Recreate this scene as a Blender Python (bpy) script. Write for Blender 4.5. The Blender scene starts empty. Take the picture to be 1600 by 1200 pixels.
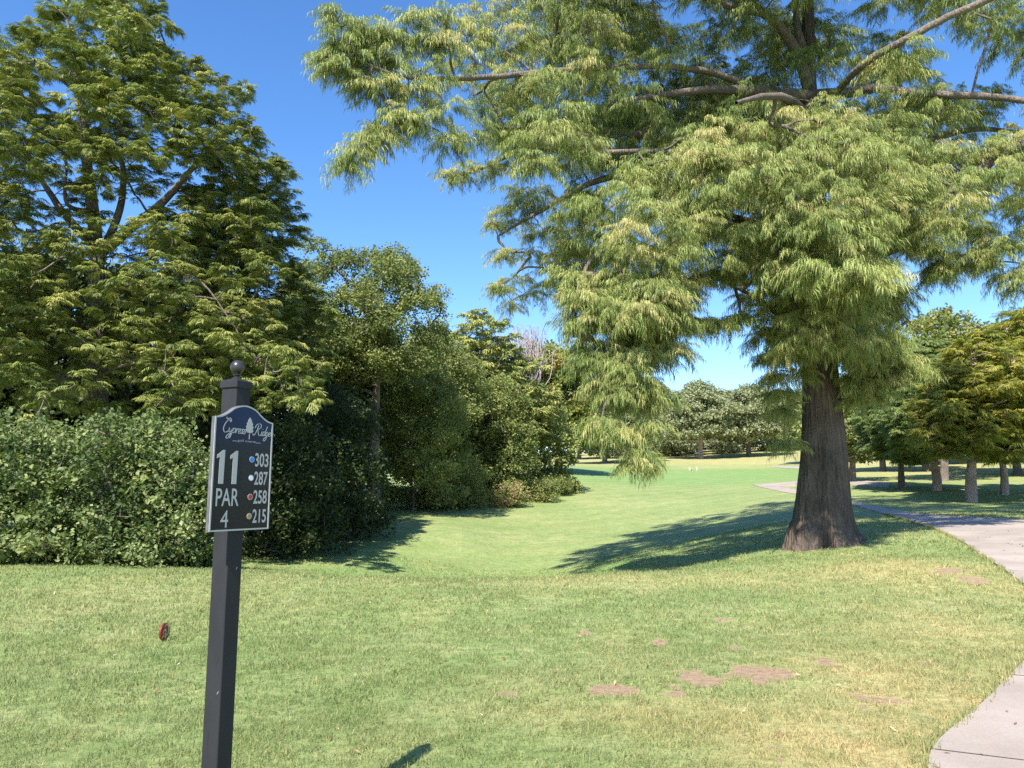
import bpy, math
import numpy as np
from mathutils import Vector

# ------------------------------------------------------------------ camera, sky, sun, exposure
scene = bpy.context.scene
COL = scene.collection
F = 1200.0                    # focal length in photo pixels (photo 1600 wide)
PITCH = math.radians(8.4)
CAMH = 1.6
cd = bpy.data.cameras.new('camera')
cam = bpy.data.objects.new('camera', cd); COL.objects.link(cam)
cam.location = (0, 0, CAMH); cam.rotation_euler = (math.radians(90) + PITCH, 0, 0)
cd.sensor_width = 36.0; cd.lens = 36.0 * F / 1600.0
cd.clip_start = 0.05; cd.clip_end = 6000
scene.camera = cam

SUN_EL = math.radians(47.2)
SUN_TO = np.array([-0.336, -0.942])          # horizontal direction towards the sun
w = bpy.data.worlds.new('World'); scene.world = w; w.use_nodes = True
nt = w.node_tree; nt.nodes.clear()
sky = nt.nodes.new('ShaderNodeTexSky'); sky.sky_type = 'NISHITA'; sky.sun_disc = False
sky.sun_elevation = SUN_EL; sky.sun_rotation = math.atan2(SUN_TO[0], SUN_TO[1])
sky.altitude = 300; sky.air_density = 1.0; sky.dust_density = 0.25; sky.ozone_density = 3.0
hs = nt.nodes.new('ShaderNodeHueSaturation'); hs.inputs['Saturation'].default_value = 1.22; hs.inputs['Hue'].default_value = 0.505
bg = nt.nodes.new('ShaderNodeBackground'); bg.inputs[1].default_value = 0.128
wo = nt.nodes.new('ShaderNodeOutputWorld')
nt.links.new(sky.outputs[0], hs.inputs['Color']); nt.links.new(hs.outputs[0], bg.inputs[0]); nt.links.new(bg.outputs[0], wo.inputs[0])

sl = bpy.data.lights.new('sun', 'SUN'); sl.energy = 5.0; sl.angle = math.radians(0.5); sl.color = (1.0, 0.94, 0.84)
so = bpy.data.objects.new('sun', sl); COL.objects.link(so); so.location = (-20, -50, 60)
sd = Vector((SUN_TO[0] * math.cos(SUN_EL), SUN_TO[1] * math.cos(SUN_EL), math.sin(SUN_EL)))
so.rotation_euler = sd.to_track_quat('Z', 'Y').to_euler()

scene.view_settings.view_transform = 'Standard'; scene.view_settings.look = 'None'
scene.view_settings.gamma = 1.0; scene.view_settings.exposure = 1.12
scene.render.engine = 'CYCLES'
scene.cycles.max_bounces = 6; scene.cycles.diffuse_bounces = 2; scene.cycles.glossy_bounces = 2
scene.cycles.transmission_bounces = 3; scene.cycles.use_denoising = False

# ------------------------------------------------------------------ helpers
def unproj(px, py, Y):
    """world point at depth Y (distance north of the camera) seen at photo pixel px, py"""
    u = (np.asarray(px, float) - 800) / F; v = (600 - np.asarray(py, float)) / F
    fy = math.cos(PITCH) - v * math.sin(PITCH); fz = math.sin(PITCH) + v * math.cos(PITCH)
    t = np.asarray(Y, float) / fy
    return np.stack(np.broadcast_arrays(u * t, np.asarray(Y, float) + 0 * t, CAMH + fz * t), -1)

def tag(o, label=None, cat=None, group=None, kind=None):
    if label: o['label'] = label
    if cat: o['category'] = cat
    if group: o['group'] = group
    if kind: o['kind'] = kind
    return o

def empty(name, loc, rz=0):
    o = bpy.data.objects.new(name, None); COL.objects.link(o)
    o.location = loc; o.rotation_euler = (0, 0, rz); o.empty_display_size = 0.3
    return o

def mesh_obj(name, verts, faces, mats, parent=None, matidx=None, attrs=None, smooth=False, loc=None):
    """faces: (n,3) or (n,4) int array, or a list of lists; attrs: dict of point float arrays / (n,3) colours"""
    me = bpy.data.meshes.new(name)
    verts = np.asarray(verts, np.float32)
    if isinstance(faces, np.ndarray):
        n, k = faces.shape
        me.vertices.add(len(verts)); me.vertices.foreach_set('co', verts.ravel())
        me.loops.add(n * k); me.loops.foreach_set('vertex_index', faces.astype(np.int32).ravel())
        me.polygons.add(n); me.polygons.foreach_set('loop_start', np.arange(0, n * k, k, dtype=np.int32))
        me.polygons.foreach_set('loop_total', np.full(n, k, np.int32))
        me.update(calc_edges=True)
    else:
        me.from_pydata(verts.tolist(), [], [list(f) for f in faces]); me.update()
    if not isinstance(mats, (list, tuple)): mats = [mats]
    for m in mats: me.materials.append(m)
    if matidx is not None: me.polygons.foreach_set('material_index', np.asarray(matidx, np.int32))
    me.polygons.foreach_set('use_smooth', np.full(len(me.polygons), smooth, bool))
    if attrs:
        for k_, a in attrs.items():
            a = np.asarray(a, np.float32)
            if a.ndim == 1:
                at = me.attributes.new(k_, 'FLOAT', 'POINT'); at.data.foreach_set('value', a)
            else:
                at = me.attributes.new(k_, 'FLOAT_COLOR', 'POINT')
                at.data.foreach_set('color', np.concatenate([a, np.ones((len(a), 1), np.float32)], 1).ravel())
    o = bpy.data.objects.new(name, me); COL.objects.link(o)
    if parent is not None: o.parent = parent
    if loc is not None: o.location = loc
    return o

class MB:
    """collects closed shapes with mixed polygons and links them as one mesh"""
    def __init__(s): s.v = []; s.f = []
    def add(s, vs, fs):
        b = len(s.v); s.v += [tuple(map(float, p)) for p in vs]; s.f += [[i + b for i in f] for f in fs]; return s
    def box(s, c, d, bev=0.0):
        x, y, z = c; a, b, e = d[0] / 2, d[1] / 2, d[2] / 2
        if bev <= 0:
            vs = [(x + i * a, y + j * b, z + k * e) for k in (-1, 1) for j in (-1, 1) for i in (-1, 1)]
            return s.add(vs, [(0, 2, 3, 1), (4, 5, 7, 6), (0, 1, 5, 4), (2, 6, 7, 3), (0, 4, 6, 2), (1, 3, 7, 5)])
        prof = [(-a + bev, -b), (a - bev, -b), (a, -b + bev), (a, b - bev), (a - bev, b), (-a + bev, b), (-a, b - bev), (-a, -b + bev)]
        vs = []
        for zz, q in ((-e, 1 - bev / max(a, b)), (-e + bev, 1), (e - bev, 1), (e, 1 - bev / max(a, b))):
            vs += [(x + p[0] * q, y + p[1] * q, z + zz) for p in prof]
        fs = [list(range(7, -1, -1)), list(range(24, 32))]
        for r in range(3):
            for i in range(8):
                j = (i + 1) % 8; fs.append((r * 8 + i, r * 8 + j, r * 8 + 8 + j, r * 8 + 8 + i))
        return s.add(vs, fs)
    def lathe(s, prof, c=(0, 0, 0), n=24, axis='z'):
        vs = []; fs = []
        for (r, z) in prof:
            for i in range(n):
                a = 2 * math.pi * i / n
                p = (r * math.cos(a), r * math.sin(a), z)
                if axis == 'y': p = (p[0], z, p[1])
                if axis == 'x': p = (z, p[0], p[1])
                vs.append((p[0] + c[0], p[1] + c[1], p[2] + c[2]))
        for k in range(len(prof) - 1):
            for i in range(n):
                j = (i + 1) % n; fs.append((k * n + i, k * n + j, k * n + n + j, k * n + n + i))
        fs.append(list(range(n - 1, -1, -1))); fs.append(list(range((len(prof) - 1) * n, len(prof) * n)))
        return s.add(vs, fs)
    def plate(s, poly, y0, y1):
        """polygon in x,z extruded from y0 to y1"""
        n = len(poly)
        vs = [(p[0], y0, p[1]) for p in poly] + [(p[0], y1, p[1]) for p in poly]
        fs = [list(range(n)), list(range(2 * n - 1, n - 1, -1))] + [(i, i + n, (i + 1) % n + n, (i + 1) % n) for i in range(n)]
        return s.add(vs, fs)
    def tube(s, pts, radii, n=8):
        v, f = tube_np(np.array(pts, float), np.array(radii, float), n); return s.add(v.tolist(), f.tolist())
    def build(s, name, mat, parent=None, smooth=False, loc=None):
        o = mesh_obj(name, s.v, s.f, mat, parent, smooth=False, loc=loc)
        if smooth:
            o.data.polygons.foreach_set('use_smooth', [True] * len(o.data.polygons))
            try: o.data.set_sharp_from_angle(angle=math.radians(35))
            except Exception: pass
        return o

def tube_np(pts, radii, n=6):
    k = len(pts)
    t = np.gradient(pts, axis=0); t /= np.linalg.norm(t, axis=1)[:, None] + 1e-9
    ref = np.where(np.abs(t[:, 2:3]) > 0.85, np.array([[1., 0, 0]]), np.array([[0., 0, 1]]))
    if np.abs(t[:, 2]).max() > 0.85: ref = np.tile(np.array([[1., 0.13, 0]]), (k, 1))
    a = np.cross(t, ref); a /= np.linalg.norm(a, axis=1)[:, None] + 1e-9
    b = np.cross(t, a)
    ang = np.arange(n) * 2 * math.pi / n
    ring = pts[:, None, :] + radii[:, None, None] * (np.cos(ang)[None, :, None] * a[:, None, :] + np.sin(ang)[None, :, None] * b[:, None, :])
    v = ring.reshape(-1, 3); f = []
    i = np.arange(n); j = (i + 1) % n
    for r in range(k - 1):
        f.append(np.stack([r * n + i, r * n + j, r * n + n + j, r * n + n + i], 1))
    return v, np.concatenate(f)

def catmull(pts, m=6):
    P = np.array(pts, float)
    if len(P) < 3: return P
    Q = np.vstack([2 * P[0] - P[1], P, 2 * P[-1] - P[-2]]); out = []
    for i in range(1, len(Q) - 2):
        for k in range(m):
            t = k / m
            out.append(0.5 * ((2 * Q[i]) + (-Q[i - 1] + Q[i + 1]) * t + (2 * Q[i - 1] - 5 * Q[i] + 4 * Q[i + 1] - Q[i + 2]) * t * t
                              + (-Q[i - 1] + 3 * Q[i] - 3 * Q[i + 1] + Q[i + 2]) * t ** 3))
    out.append(P[-1]); return np.array(out)

# value noise in numpy
_rt = np.random.RandomState(7).rand(256, 256)
def vnoise(x, y):
    xi = np.floor(x).astype(int); yi = np.floor(y).astype(int); xf = x - xi; yf = y - yi
    xf = xf * xf * (3 - 2 * xf); yf = yf * yf * (3 - 2 * yf)
    g = lambda a, b: _rt[a & 255, b & 255]
    return (g(xi, yi) * (1 - xf) + g(xi + 1, yi) * xf) * (1 - yf) + (g(xi, yi + 1) * (1 - xf) + g(xi + 1, yi + 1) * xf) * yf
def fbm(x, y, o=4):
    s = 0; a = 0.5; n = 0
    for k in range(o):
        s = s + a * vnoise(x * 2 ** k + 17.3 * k, y * 2 ** k - 9.1 * k); n += a; a *= 0.5
    return s / n

# ------------------------------------------------------------------ materials
def mat_new(name):
    m = bpy.data.materials.new(name); m.use_nodes = True; nt = m.node_tree; nt.nodes.clear()
    return m, nt, nt.nodes, nt.links
def nd(ns, t, **kw):
    n = ns.new(t)
    for k, v in kw.items():
        if k in n.inputs: n.inputs[k].default_value = v
        else: setattr(n, k, v)
    return n
def ramp(ns, stops):
    r = ns.new('ShaderNodeValToRGB'); e = r.color_ramp.elements
    while len(e) < len(stops): e.new(0.5)
    for el, (p, c) in zip(e, stops): el.position = p; el.color = (c[0], c[1], c[2], 1)
    return r

def leaf_mat(name, stops, trans=0.3, tcol=(1.25, 1.35, 0.55), rough=0.5, spec=0.3):
    m, nt, ns, L = mat_new(name)
    at = nd(ns, 'ShaderNodeAttribute', attribute_name='var'); r = ramp(ns, stops); L.new(at.outputs['Fac'], r.inputs[0])
    p = nd(ns, 'ShaderNodeBsdfPrincipled'); p.inputs['Roughness'].default_value = rough
    p.inputs['Specular IOR Level'].default_value = spec
    L.new(r.outputs[0], p.inputs['Base Color'])
    mu = nd(ns, 'ShaderNodeMix', data_type='RGBA', blend_type='MULTIPLY'); mu.inputs['Factor'].default_value = 1
    L.new(r.outputs[0], mu.inputs['A']); mu.inputs['B'].default_value = (*tcol, 1)
    t = nd(ns, 'ShaderNodeBsdfTranslucent'); L.new(mu.outputs['Result'], t.inputs['Color'])
    mx = nd(ns, 'ShaderNodeMixShader'); mx.inputs[0].default_value = trans
    L.new(p.outputs[0], mx.inputs[1]); L.new(t.outputs[0], mx.inputs[2])
    o = ns.new('ShaderNodeOutputMaterial'); L.new(mx.outputs[0], o.inputs[0]); return m

def simple_mat(name, c, rough=0.6, metal=0.0, spec=0.4, noise=0.0, nscale=20, bump=0.0, stretch=(1, 1, 1), c2=None):
    m, nt, ns, L = mat_new(name)
    p = nd(ns, 'ShaderNodeBsdfPrincipled'); p.inputs['Roughness'].default_value = rough
    p.inputs['Metallic'].default_value = metal; p.inputs['Specular IOR Level'].default_value = spec
    p.inputs['Base Color'].default_value = (*c, 1)
    if noise > 0 or bump > 0:
        tc = nd(ns, 'ShaderNodeTexCoord'); mp = nd(ns, 'ShaderNodeMapping'); mp.inputs['Scale'].default_value = stretch
        L.new(tc.outputs['Object'], mp.inputs[0])
        n = nd(ns, 'ShaderNodeTexNoise', Scale=nscale, Detail=6.0, Roughness=0.65); L.new(mp.outputs[0], n.inputs['Vector'])
        if c2 is None: c2 = tuple(x * (1 - noise) for x in c)
        r = ramp(ns, [(0.35, c2), (0.65, c)]); L.new(n.outputs['Fac'], r.inputs[0]); L.new(r.outputs[0], p.inputs['Base Color'])
        if bump > 0:
            b = nd(ns, 'ShaderNodeBump', Strength=1.0, Distance=bump); L.new(n.outputs['Fac'], b.inputs['Height']); L.new(b.outputs[0], p.inputs['Normal'])
    o = ns.new('ShaderNodeOutputMaterial'); L.new(p.outputs[0], o.inputs[0]); return m

def bark_mat(name, dark, light, sc=1.0, zs=0.16, bump=0.03):
    m, nt, ns, L = mat_new(name)
    tc = nd(ns, 'ShaderNodeTexCoord')
    mp = nd(ns, 'ShaderNodeMapping'); mp.inputs['Scale'].default_value = (sc, sc, sc * zs); L.new(tc.outputs['Object'], mp.inputs[0])
    n1 = nd(ns, 'ShaderNodeTexNoise', Scale=14.0, Detail=7.0, Roughness=0.7); n1.inputs['Distortion'].default_value = 0.6
    v1 = nd(ns, 'ShaderNodeTexVoronoi', Scale=11.0, feature='DISTANCE_TO_EDGE')
    n2 = nd(ns, 'ShaderNodeTexNoise', Scale=1.3, Detail=4.0)
    L.new(mp.outputs[0], n1.inputs['Vector']); L.new(mp.outputs[0], v1.inputs['Vector']); L.new(tc.outputs['Object'], n2.inputs['Vector'])
    r = ramp(ns, [(0.3, dark), (0.55, tuple((a + b) / 2 for a, b in zip(dark, light))), (0.75, light)])
    mul = nd(ns, 'ShaderNodeMath', operation='MULTIPLY_ADD'); mul.inputs[1].default_value = 0.45; L.new(n2.outputs['Fac'], mul.inputs[0])
    sub = nd(ns, 'ShaderNodeMath', operation='MULTIPLY'); sub.inputs[1].default_value = 0.58; L.new(n1.outputs['Fac'], sub.inputs[0]); L.new(sub.outputs[0], mul.inputs[2])
    L.new(mul.outputs[0], r.inputs[0])
    vm = nd(ns, 'ShaderNodeMath', operation='MINIMUM'); vm.inputs[1].default_value = 0.25; L.new(v1.outputs['Distance'], vm.inputs[0])
    ad = nd(ns, 'ShaderNodeMath', operation='MULTIPLY_ADD'); ad.inputs[1].default_value = 2.2; L.new(vm.outputs[0], ad.inputs[0]); L.new(n1.outputs['Fac'], ad.inputs[2])
    b = nd(ns, 'ShaderNodeBump', Strength=1.0, Distance=bump); L.new(ad.outputs[0], b.inputs['Height'])
    p = nd(ns, 'ShaderNodeBsdfPrincipled'); p.inputs['Roughness'].default_value = 0.9; p.inputs['Specular IOR Level'].default_value = 0.15
    L.new(r.outputs[0], p.inputs['Base Color']); L.new(b.outputs[0], p.inputs['Normal'])
    o = ns.new('ShaderNodeOutputMaterial'); L.new(p.outputs[0], o.inputs[0]); return m

M = {}
M['cyp_big'] = leaf_mat('weeping_needles', [(0.0, (0.120, 0.170, 0.045)), (0.4, (0.225, 0.275, 0.080)), (0.75, (0.320, 0.345, 0.115)), (1.0, (0.42, 0.38, 0.155))], 0.17)
M['cyp'] = leaf_mat('feathery_needles', [(0.0, (0.105, 0.145, 0.036)), (0.5, (0.210, 0.245, 0.065)), (1.0, (0.36, 0.36, 0.115))], 0.18)
M['cyp_gold'] = leaf_mat('golden_needles', [(0.0, (0.12, 0.16, 0.030)), (0.5, (0.24, 0.26, 0.045)), (1.0, (0.37, 0.33, 0.07))], 0.3)
M['cyp_grey'] = leaf_mat('grey_green_needles', [(0.0, (0.10, 0.15, 0.05)), (0.6, (0.17, 0.23, 0.08)), (1.0, (0.26, 0.30, 0.11))], 0.3)
M['broad'] = leaf_mat('broad_leaves', [(0.0, (0.070, 0.100, 0.030)), (0.5, (0.155, 0.190, 0.056)), (1.0, (0.28, 0.305, 0.105))], 0.28, rough=0.55, spec=0.25)
M['bush'] = leaf_mat('bush_leaves', [(0.0, (0.045, 0.078, 0.024)), (0.5, (0.110, 0.155, 0.048)), (1.0, (0.25, 0.285, 0.115))], 0.28, rough=0.5, spec=0.28)
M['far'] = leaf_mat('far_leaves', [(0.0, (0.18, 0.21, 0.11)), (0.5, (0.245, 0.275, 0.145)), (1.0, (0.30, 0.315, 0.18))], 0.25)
M['autumn'] = leaf_mat('autumn_leaves', [(0.0, (0.12, 0.16, 0.04)), (0.55, (0.23, 0.25, 0.06)), (1.0, (0.37, 0.25, 0.09))], 0.3)
M['rust'] = leaf_mat('rusty_shrub_leaves', [(0.0, (0.13, 0.17, 0.05)), (0.6, (0.28, 0.29, 0.10)), (1.0, (0.40, 0.25, 0.17))], 0.3)
M['dark'] = leaf_mat('painted_shade_leaves', [(0.0, (0.028, 0.045, 0.014)), (1.0, (0.060, 0.085, 0.024))], 0.2)  # leaf tones darkened to stand in for the wood's shade
M['bark'] = bark_mat('furrowed_bark', (0.042, 0.033, 0.027), (0.23, 0.18, 0.145), 0.8, 0.09, 0.07)
M['bark_s'] = bark_mat('grey_bark', (0.07, 0.055, 0.045), (0.30, 0.25, 0.21), 1.4, 0.3, 0.03)
M['bark_p'] = bark_mat('pinkish_bark', (0.17, 0.12, 0.10), (0.55, 0.43, 0.36), 1.2, 0.4, 0.03)
M['bare'] = simple_mat('bare_twigs', (0.34, 0.28, 0.27), 0.9)
M['cone'] = simple_mat('pale_seed_cones', (0.42, 0.36, 0.22), 0.7)

# ------------------------------------------------------------------ terrain
ctrl = []
for (px, py, Y) in [
    (400, 900, 15), (550, 904, 15), (700, 908, 14.8), (850, 908, 14.8), (930, 905, 15), (1000, 898, 16),
    (0, 883, 17.6), (150, 885, 17.6), (330, 889, 17.2),
    (420, 893, 21), (500, 897, 23), (600, 903, 24), (450, 878, 26), (560, 870, 28), (700, 905, 26), (700, 880, 30),
    (800, 912, 26), (800, 885, 31), (880, 905, 25), (900, 880, 30), (950, 893, 23), (1000, 872, 26), (1100, 850, 27), (1200, 822, 29),
    (640, 850, 33), (720, 835, 36), (780, 850, 36), (790, 815, 45), (700, 815, 42), (820, 795, 52), (850, 775, 62), (885, 757, 74), (900, 745, 86),
    (880, 735, 96), (950, 740, 100), (900, 727, 140), (895, 722, 165), (900, 716, 200),
    (1000, 840, 36), (1000, 800, 50), (1000, 775, 63), (1000, 757, 78), (1000, 738, 110), (1000, 727, 135), (1000, 718, 175), (1000, 712, 215),
    (1240, 740, 95), (1240, 728, 125), (1100, 757, 78), (1100, 738, 110), (1100, 727, 140), (1095, 717, 178), (1170, 713, 185), (1240, 705, 200),
    (1140, 710, 200), (1240, 698, 230), (1100, 810, 42), (1200, 785, 44),
    (1285, 852, 20), (1150, 868, 21), (1230, 860, 20), (1400, 848, 19), (1450, 870, 16.5), (1560, 905, 13), (1600, 918, 12.5), (1500, 845, 19), (1420, 815, 26), (1340, 790, 36),
    (1240, 772, 52), (1180, 758, 72), (1600, 812, 24), (1700, 812, 24), (1480, 807, 27), (1400, 798, 32), (1345, 786, 38),
    (1517, 784, 38), (1460, 766, 46), (1408, 763, 50), (1570, 773, 44), (1330, 752, 64), (1450, 738, 78), (1570, 745, 66),
    (1450, 718, 110), (1330, 722, 115), (1600, 715, 100), (1450, 703, 150), (1700, 760, 50), (1300, 705, 190)]:
    ctrl.append(unproj(px, py, Y))
for (x, y, z) in [(x, y, 0) for x in (-9, -5, -2, 1, 4) for y in (-6, 0, 4, 8, 11.5)] + [
    (7, 3, 0), (7, 8, 0.03), (-14, 6, 0), (-14, 13, 0), (14, 4, 0.2), (0, -30, 0), (-30, -20, 0), (30, -20, 0), (-40, 10, 0), (40, 10, 1.5),
    (-18, 20, -0.2), (-12, 24, -0.5), (-30, 35, 0.5), (-16, 40, 0), (-25, 80, 3), (-60, 150, 7), (-80, 60, 2), (60, 60, 4), (90, 120, 8),
    (0, -300, -2), (-300, 0, 2), (300, 0, 6), (-300, 300, 10), (0, 330, 20), (300, 300, 18), (120, 220, 17), (-60, 250, 11),
    (0, 1500, 22), (1500, 0, 10), (-1500, 0, 8), (0, -1500, 0), (-1200, 1200, 16), (1200, 1200, 20)]:
    ctrl.append(np.array([x, y, z], float))
ctrl = np.array(ctrl)
def warp(x, y):
    r = np.sqrt(x * x + y * y) + 1e-6; k = np.log1p(r / 6.0) / r
    return x * k, y * k
def _U(d2): return 0.5 * d2 * np.log(d2 + 1e-12)
_cx, _cy = warp(ctrl[:, 0], ctrl[:, 1]); _n = len(ctrl)
_K = _U((_cx[:, None] - _cx) ** 2 + (_cy[:, None] - _cy) ** 2)
# height is interpolated as slope-like value (z over a distance scale) to keep near ground calm
_sc = lambda r: 1.0 + r / 25.0
_z = ctrl[:, 2] / _sc(np.hypot(ctrl[:, 0], ctrl[:, 1]))
_A = np.zeros((_n + 3, _n + 3)); _A[:_n, :_n] = _K + np.eye(_n) * 2e-4
_P = np.stack([np.ones(_n), _cx, _cy], 1); _A[:_n, _n:] = _P; _A[_n:, :_n] = _P.T
_W = np.linalg.solve(_A, np.concatenate([_z, np.zeros(3)]))
def height(x, y):
    x = np.asarray(x, float); y = np.asarray(y, float); sh = np.broadcast(x, y).shape
    x = np.broadcast_to(x, sh).ravel(); y = np.broadcast_to(y, sh).ravel(); out = np.empty(len(x))
    for a in range(0, len(x), 40000):
        X = x[a:a + 40000]; Yy = y[a:a + 40000]; wx, wy = warp(X, Yy)
        k = _U((wx[:, None] - _cx) ** 2 + (wy[:, None] - _cy) ** 2)
        z = k @ _W[:_n] + _W[_n] + wx * _W[_n + 1] + wy * _W[_n + 2]
        out[a:a + 40000] = z * _sc(np.hypot(X, Yy)) + 0.05 * (fbm(X * 0.7, Yy * 0.7, 3) - 0.5) * np.clip(np.hypot(X, Yy) / 10, 0.3, 1)
    return out.reshape(sh)
_ts = np.geomspace(2.0, 400, 700)
def on_ground(px, py):
    """first point of the terrain seen at a photo pixel"""
    p = unproj(px, py, _ts); d = p[:, 2] - height(p[:, 0], p[:, 1])
    i = np.where(d < 0)[0]
    if len(i) == 0: i = np.argmin(np.abs(d)); return np.array([p[i, 0], p[i, 1], height(p[i, 0], p[i, 1])])
    i = i[0]; a, b = d[i - 1], d[i]; t = a / (a - b); q = p[i - 1] * (1 - t) + p[i] * t
    return np.array([q[0], q[1], float(height(q[0], q[1]))])
def ground_at(px, Y):
    """point on the terrain at distance Y in the photo column px"""
    z = 0.0
    for _ in range(6):
        u = (px - 800) / F; fz = (z - CAMH)
        # solve the pixel row for this height, then x
        v = (fz * math.cos(PITCH) - Y * math.sin(PITCH)) / (Y * math.cos(PITCH) + fz * math.sin(PITCH))
        t = Y / (math.cos(PITCH) - v * math.sin(PITCH)); x = u * t; z = float(height(x, Y))
    return np.array([x, Y, z])

# soil and dryness fields (real wear of the lawn)
soil_px = [(960, 1075, 30, 10, -12), (1083, 1061, 32, 9, 8), (1190, 1053, 40, 10, 4), (1060, 1083, 16, 4, 0), (1292, 1038, 16, 5, 0), (1362, 1092, 38, 7, -10),
           (1408, 1097, 12, 4, 0), (1240, 1178, 20, 7, -30), (1195, 1195, 16, 4, 0), (955, 1107, 12, 3, -30), (790, 1085, 10, 4, 0), (963, 1008, 9, 3, 0), (910, 990, 12, 2.5, 0),
           (1462, 1040, 9, 4, 0), (1485, 892, 20, 3.5, -5), (1522, 906, 18, 4, 0), (1142, 1010, 8, 4, 0), (1125, 968, 16, 3, 0), (1255, 1144, 8, 3, 0), (1030, 1003, 12, 3, 0)]
SOIL = []
for (px, py, a, b, rot) in soil_px:
    c = on_ground(px, py); e1 = on_ground(px + a, py - a * math.tan(math.radians(rot)) * 0.4); e2 = on_ground(px, py - b)
    SOIL.append((c[0], c[1], np.hypot(*(e1 - c)[:2]), np.hypot(*(e2 - c)[:2]) , math.atan2(*(e1 - c)[1::-1])))
HB = ground_at(1287, 20.0)
def soil_f(x, y):
    s = np.zeros_like(x)
    wx = x + 0.40 * (fbm(x * 6, y * 6, 4) - 0.5); wy = y + 0.75 * (fbm(x * 6 + 40, y * 6, 4) - 0.5)
    for (cx, cy, a, b, r) in SOIL:
        dx = wx - cx; dy = wy - cy; u = dx * math.cos(r) + dy * math.sin(r); v = -dx * math.sin(r) + dy * math.cos(r)
        s = np.maximum(s, np.clip(1.55 - 0.85 * np.sqrt((u / a) ** 2 + (v / b) ** 2), 0, 1))
    s = np.maximum(s, 0.62 * np.clip(1.35 - np.hypot(wx - HB[0], (wy - HB[1]) * 1.0) / 1.55, 0, 1))
    return s
def gauss(x, y, cx, cy, sx, sy): return np.exp(-((x - cx) / sx) ** 2 - ((y - cy) / sy) ** 2)
def dry_f(x, y):
    n = fbm(x * 0.9 + 5, y * 0.45 + 3, 4); r = np.hypot(x, y)
    d = 0.16 * np.clip((n - 0.42) * 3.2, 0, 1)
    d = d + 0.38 * gauss(x, y, 3.5, 14.8, 3.5, 1.3) + 0.12 * gauss(x, y, -3, 14.5, 6, 1.0)            # ridge lip
    d = d + 0.75 * gauss(x, y, 3.3, 6.6, 1.0, 1.6) + 0.8 * gauss(x, y, 2.0, 5.0, .8, .9) + 0.6 * gauss(x, y, 5.3, 9.4, 1.1, 1.6)   # by the path
    d = d + 0.55 * gauss(x, y, 7.5, 14, 1.7, 2.5) + 0.35 * gauss(x, y, 1.2, 6.0, 1.2, .6) + 0.10 * gauss(x, y, -4.5, 12, 2.5, 3)
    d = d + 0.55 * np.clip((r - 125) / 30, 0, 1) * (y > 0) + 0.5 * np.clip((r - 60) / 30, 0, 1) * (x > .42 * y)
    return np.clip(d * (0.45 + 1.1 * fbm(x * 3, y * 3, 3)), 0, 1)
def lush_f(x, y):
    r = np.hypot(x, y); px = x / np.maximum(y, 1) * F
    g = np.clip((r - 74) / 8, 0, 1) * np.clip((128 - r) / 8, 0, 1) * (y > 0) * np.clip((px - 40) / 60, 0, 1) * np.clip((500 - px) / 60, 0, 1)
    h = gauss(x, y, -3, 26, 9, 6) * 0.5 + 0.35 * gauss(x, y, 4, 24, 7, 6)
    return np.clip(g + h + 0.22 * np.clip((fbm(x * .6 + 70, y * .6, 3) - .52) * 4, 0, 1), 0, 1)

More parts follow.
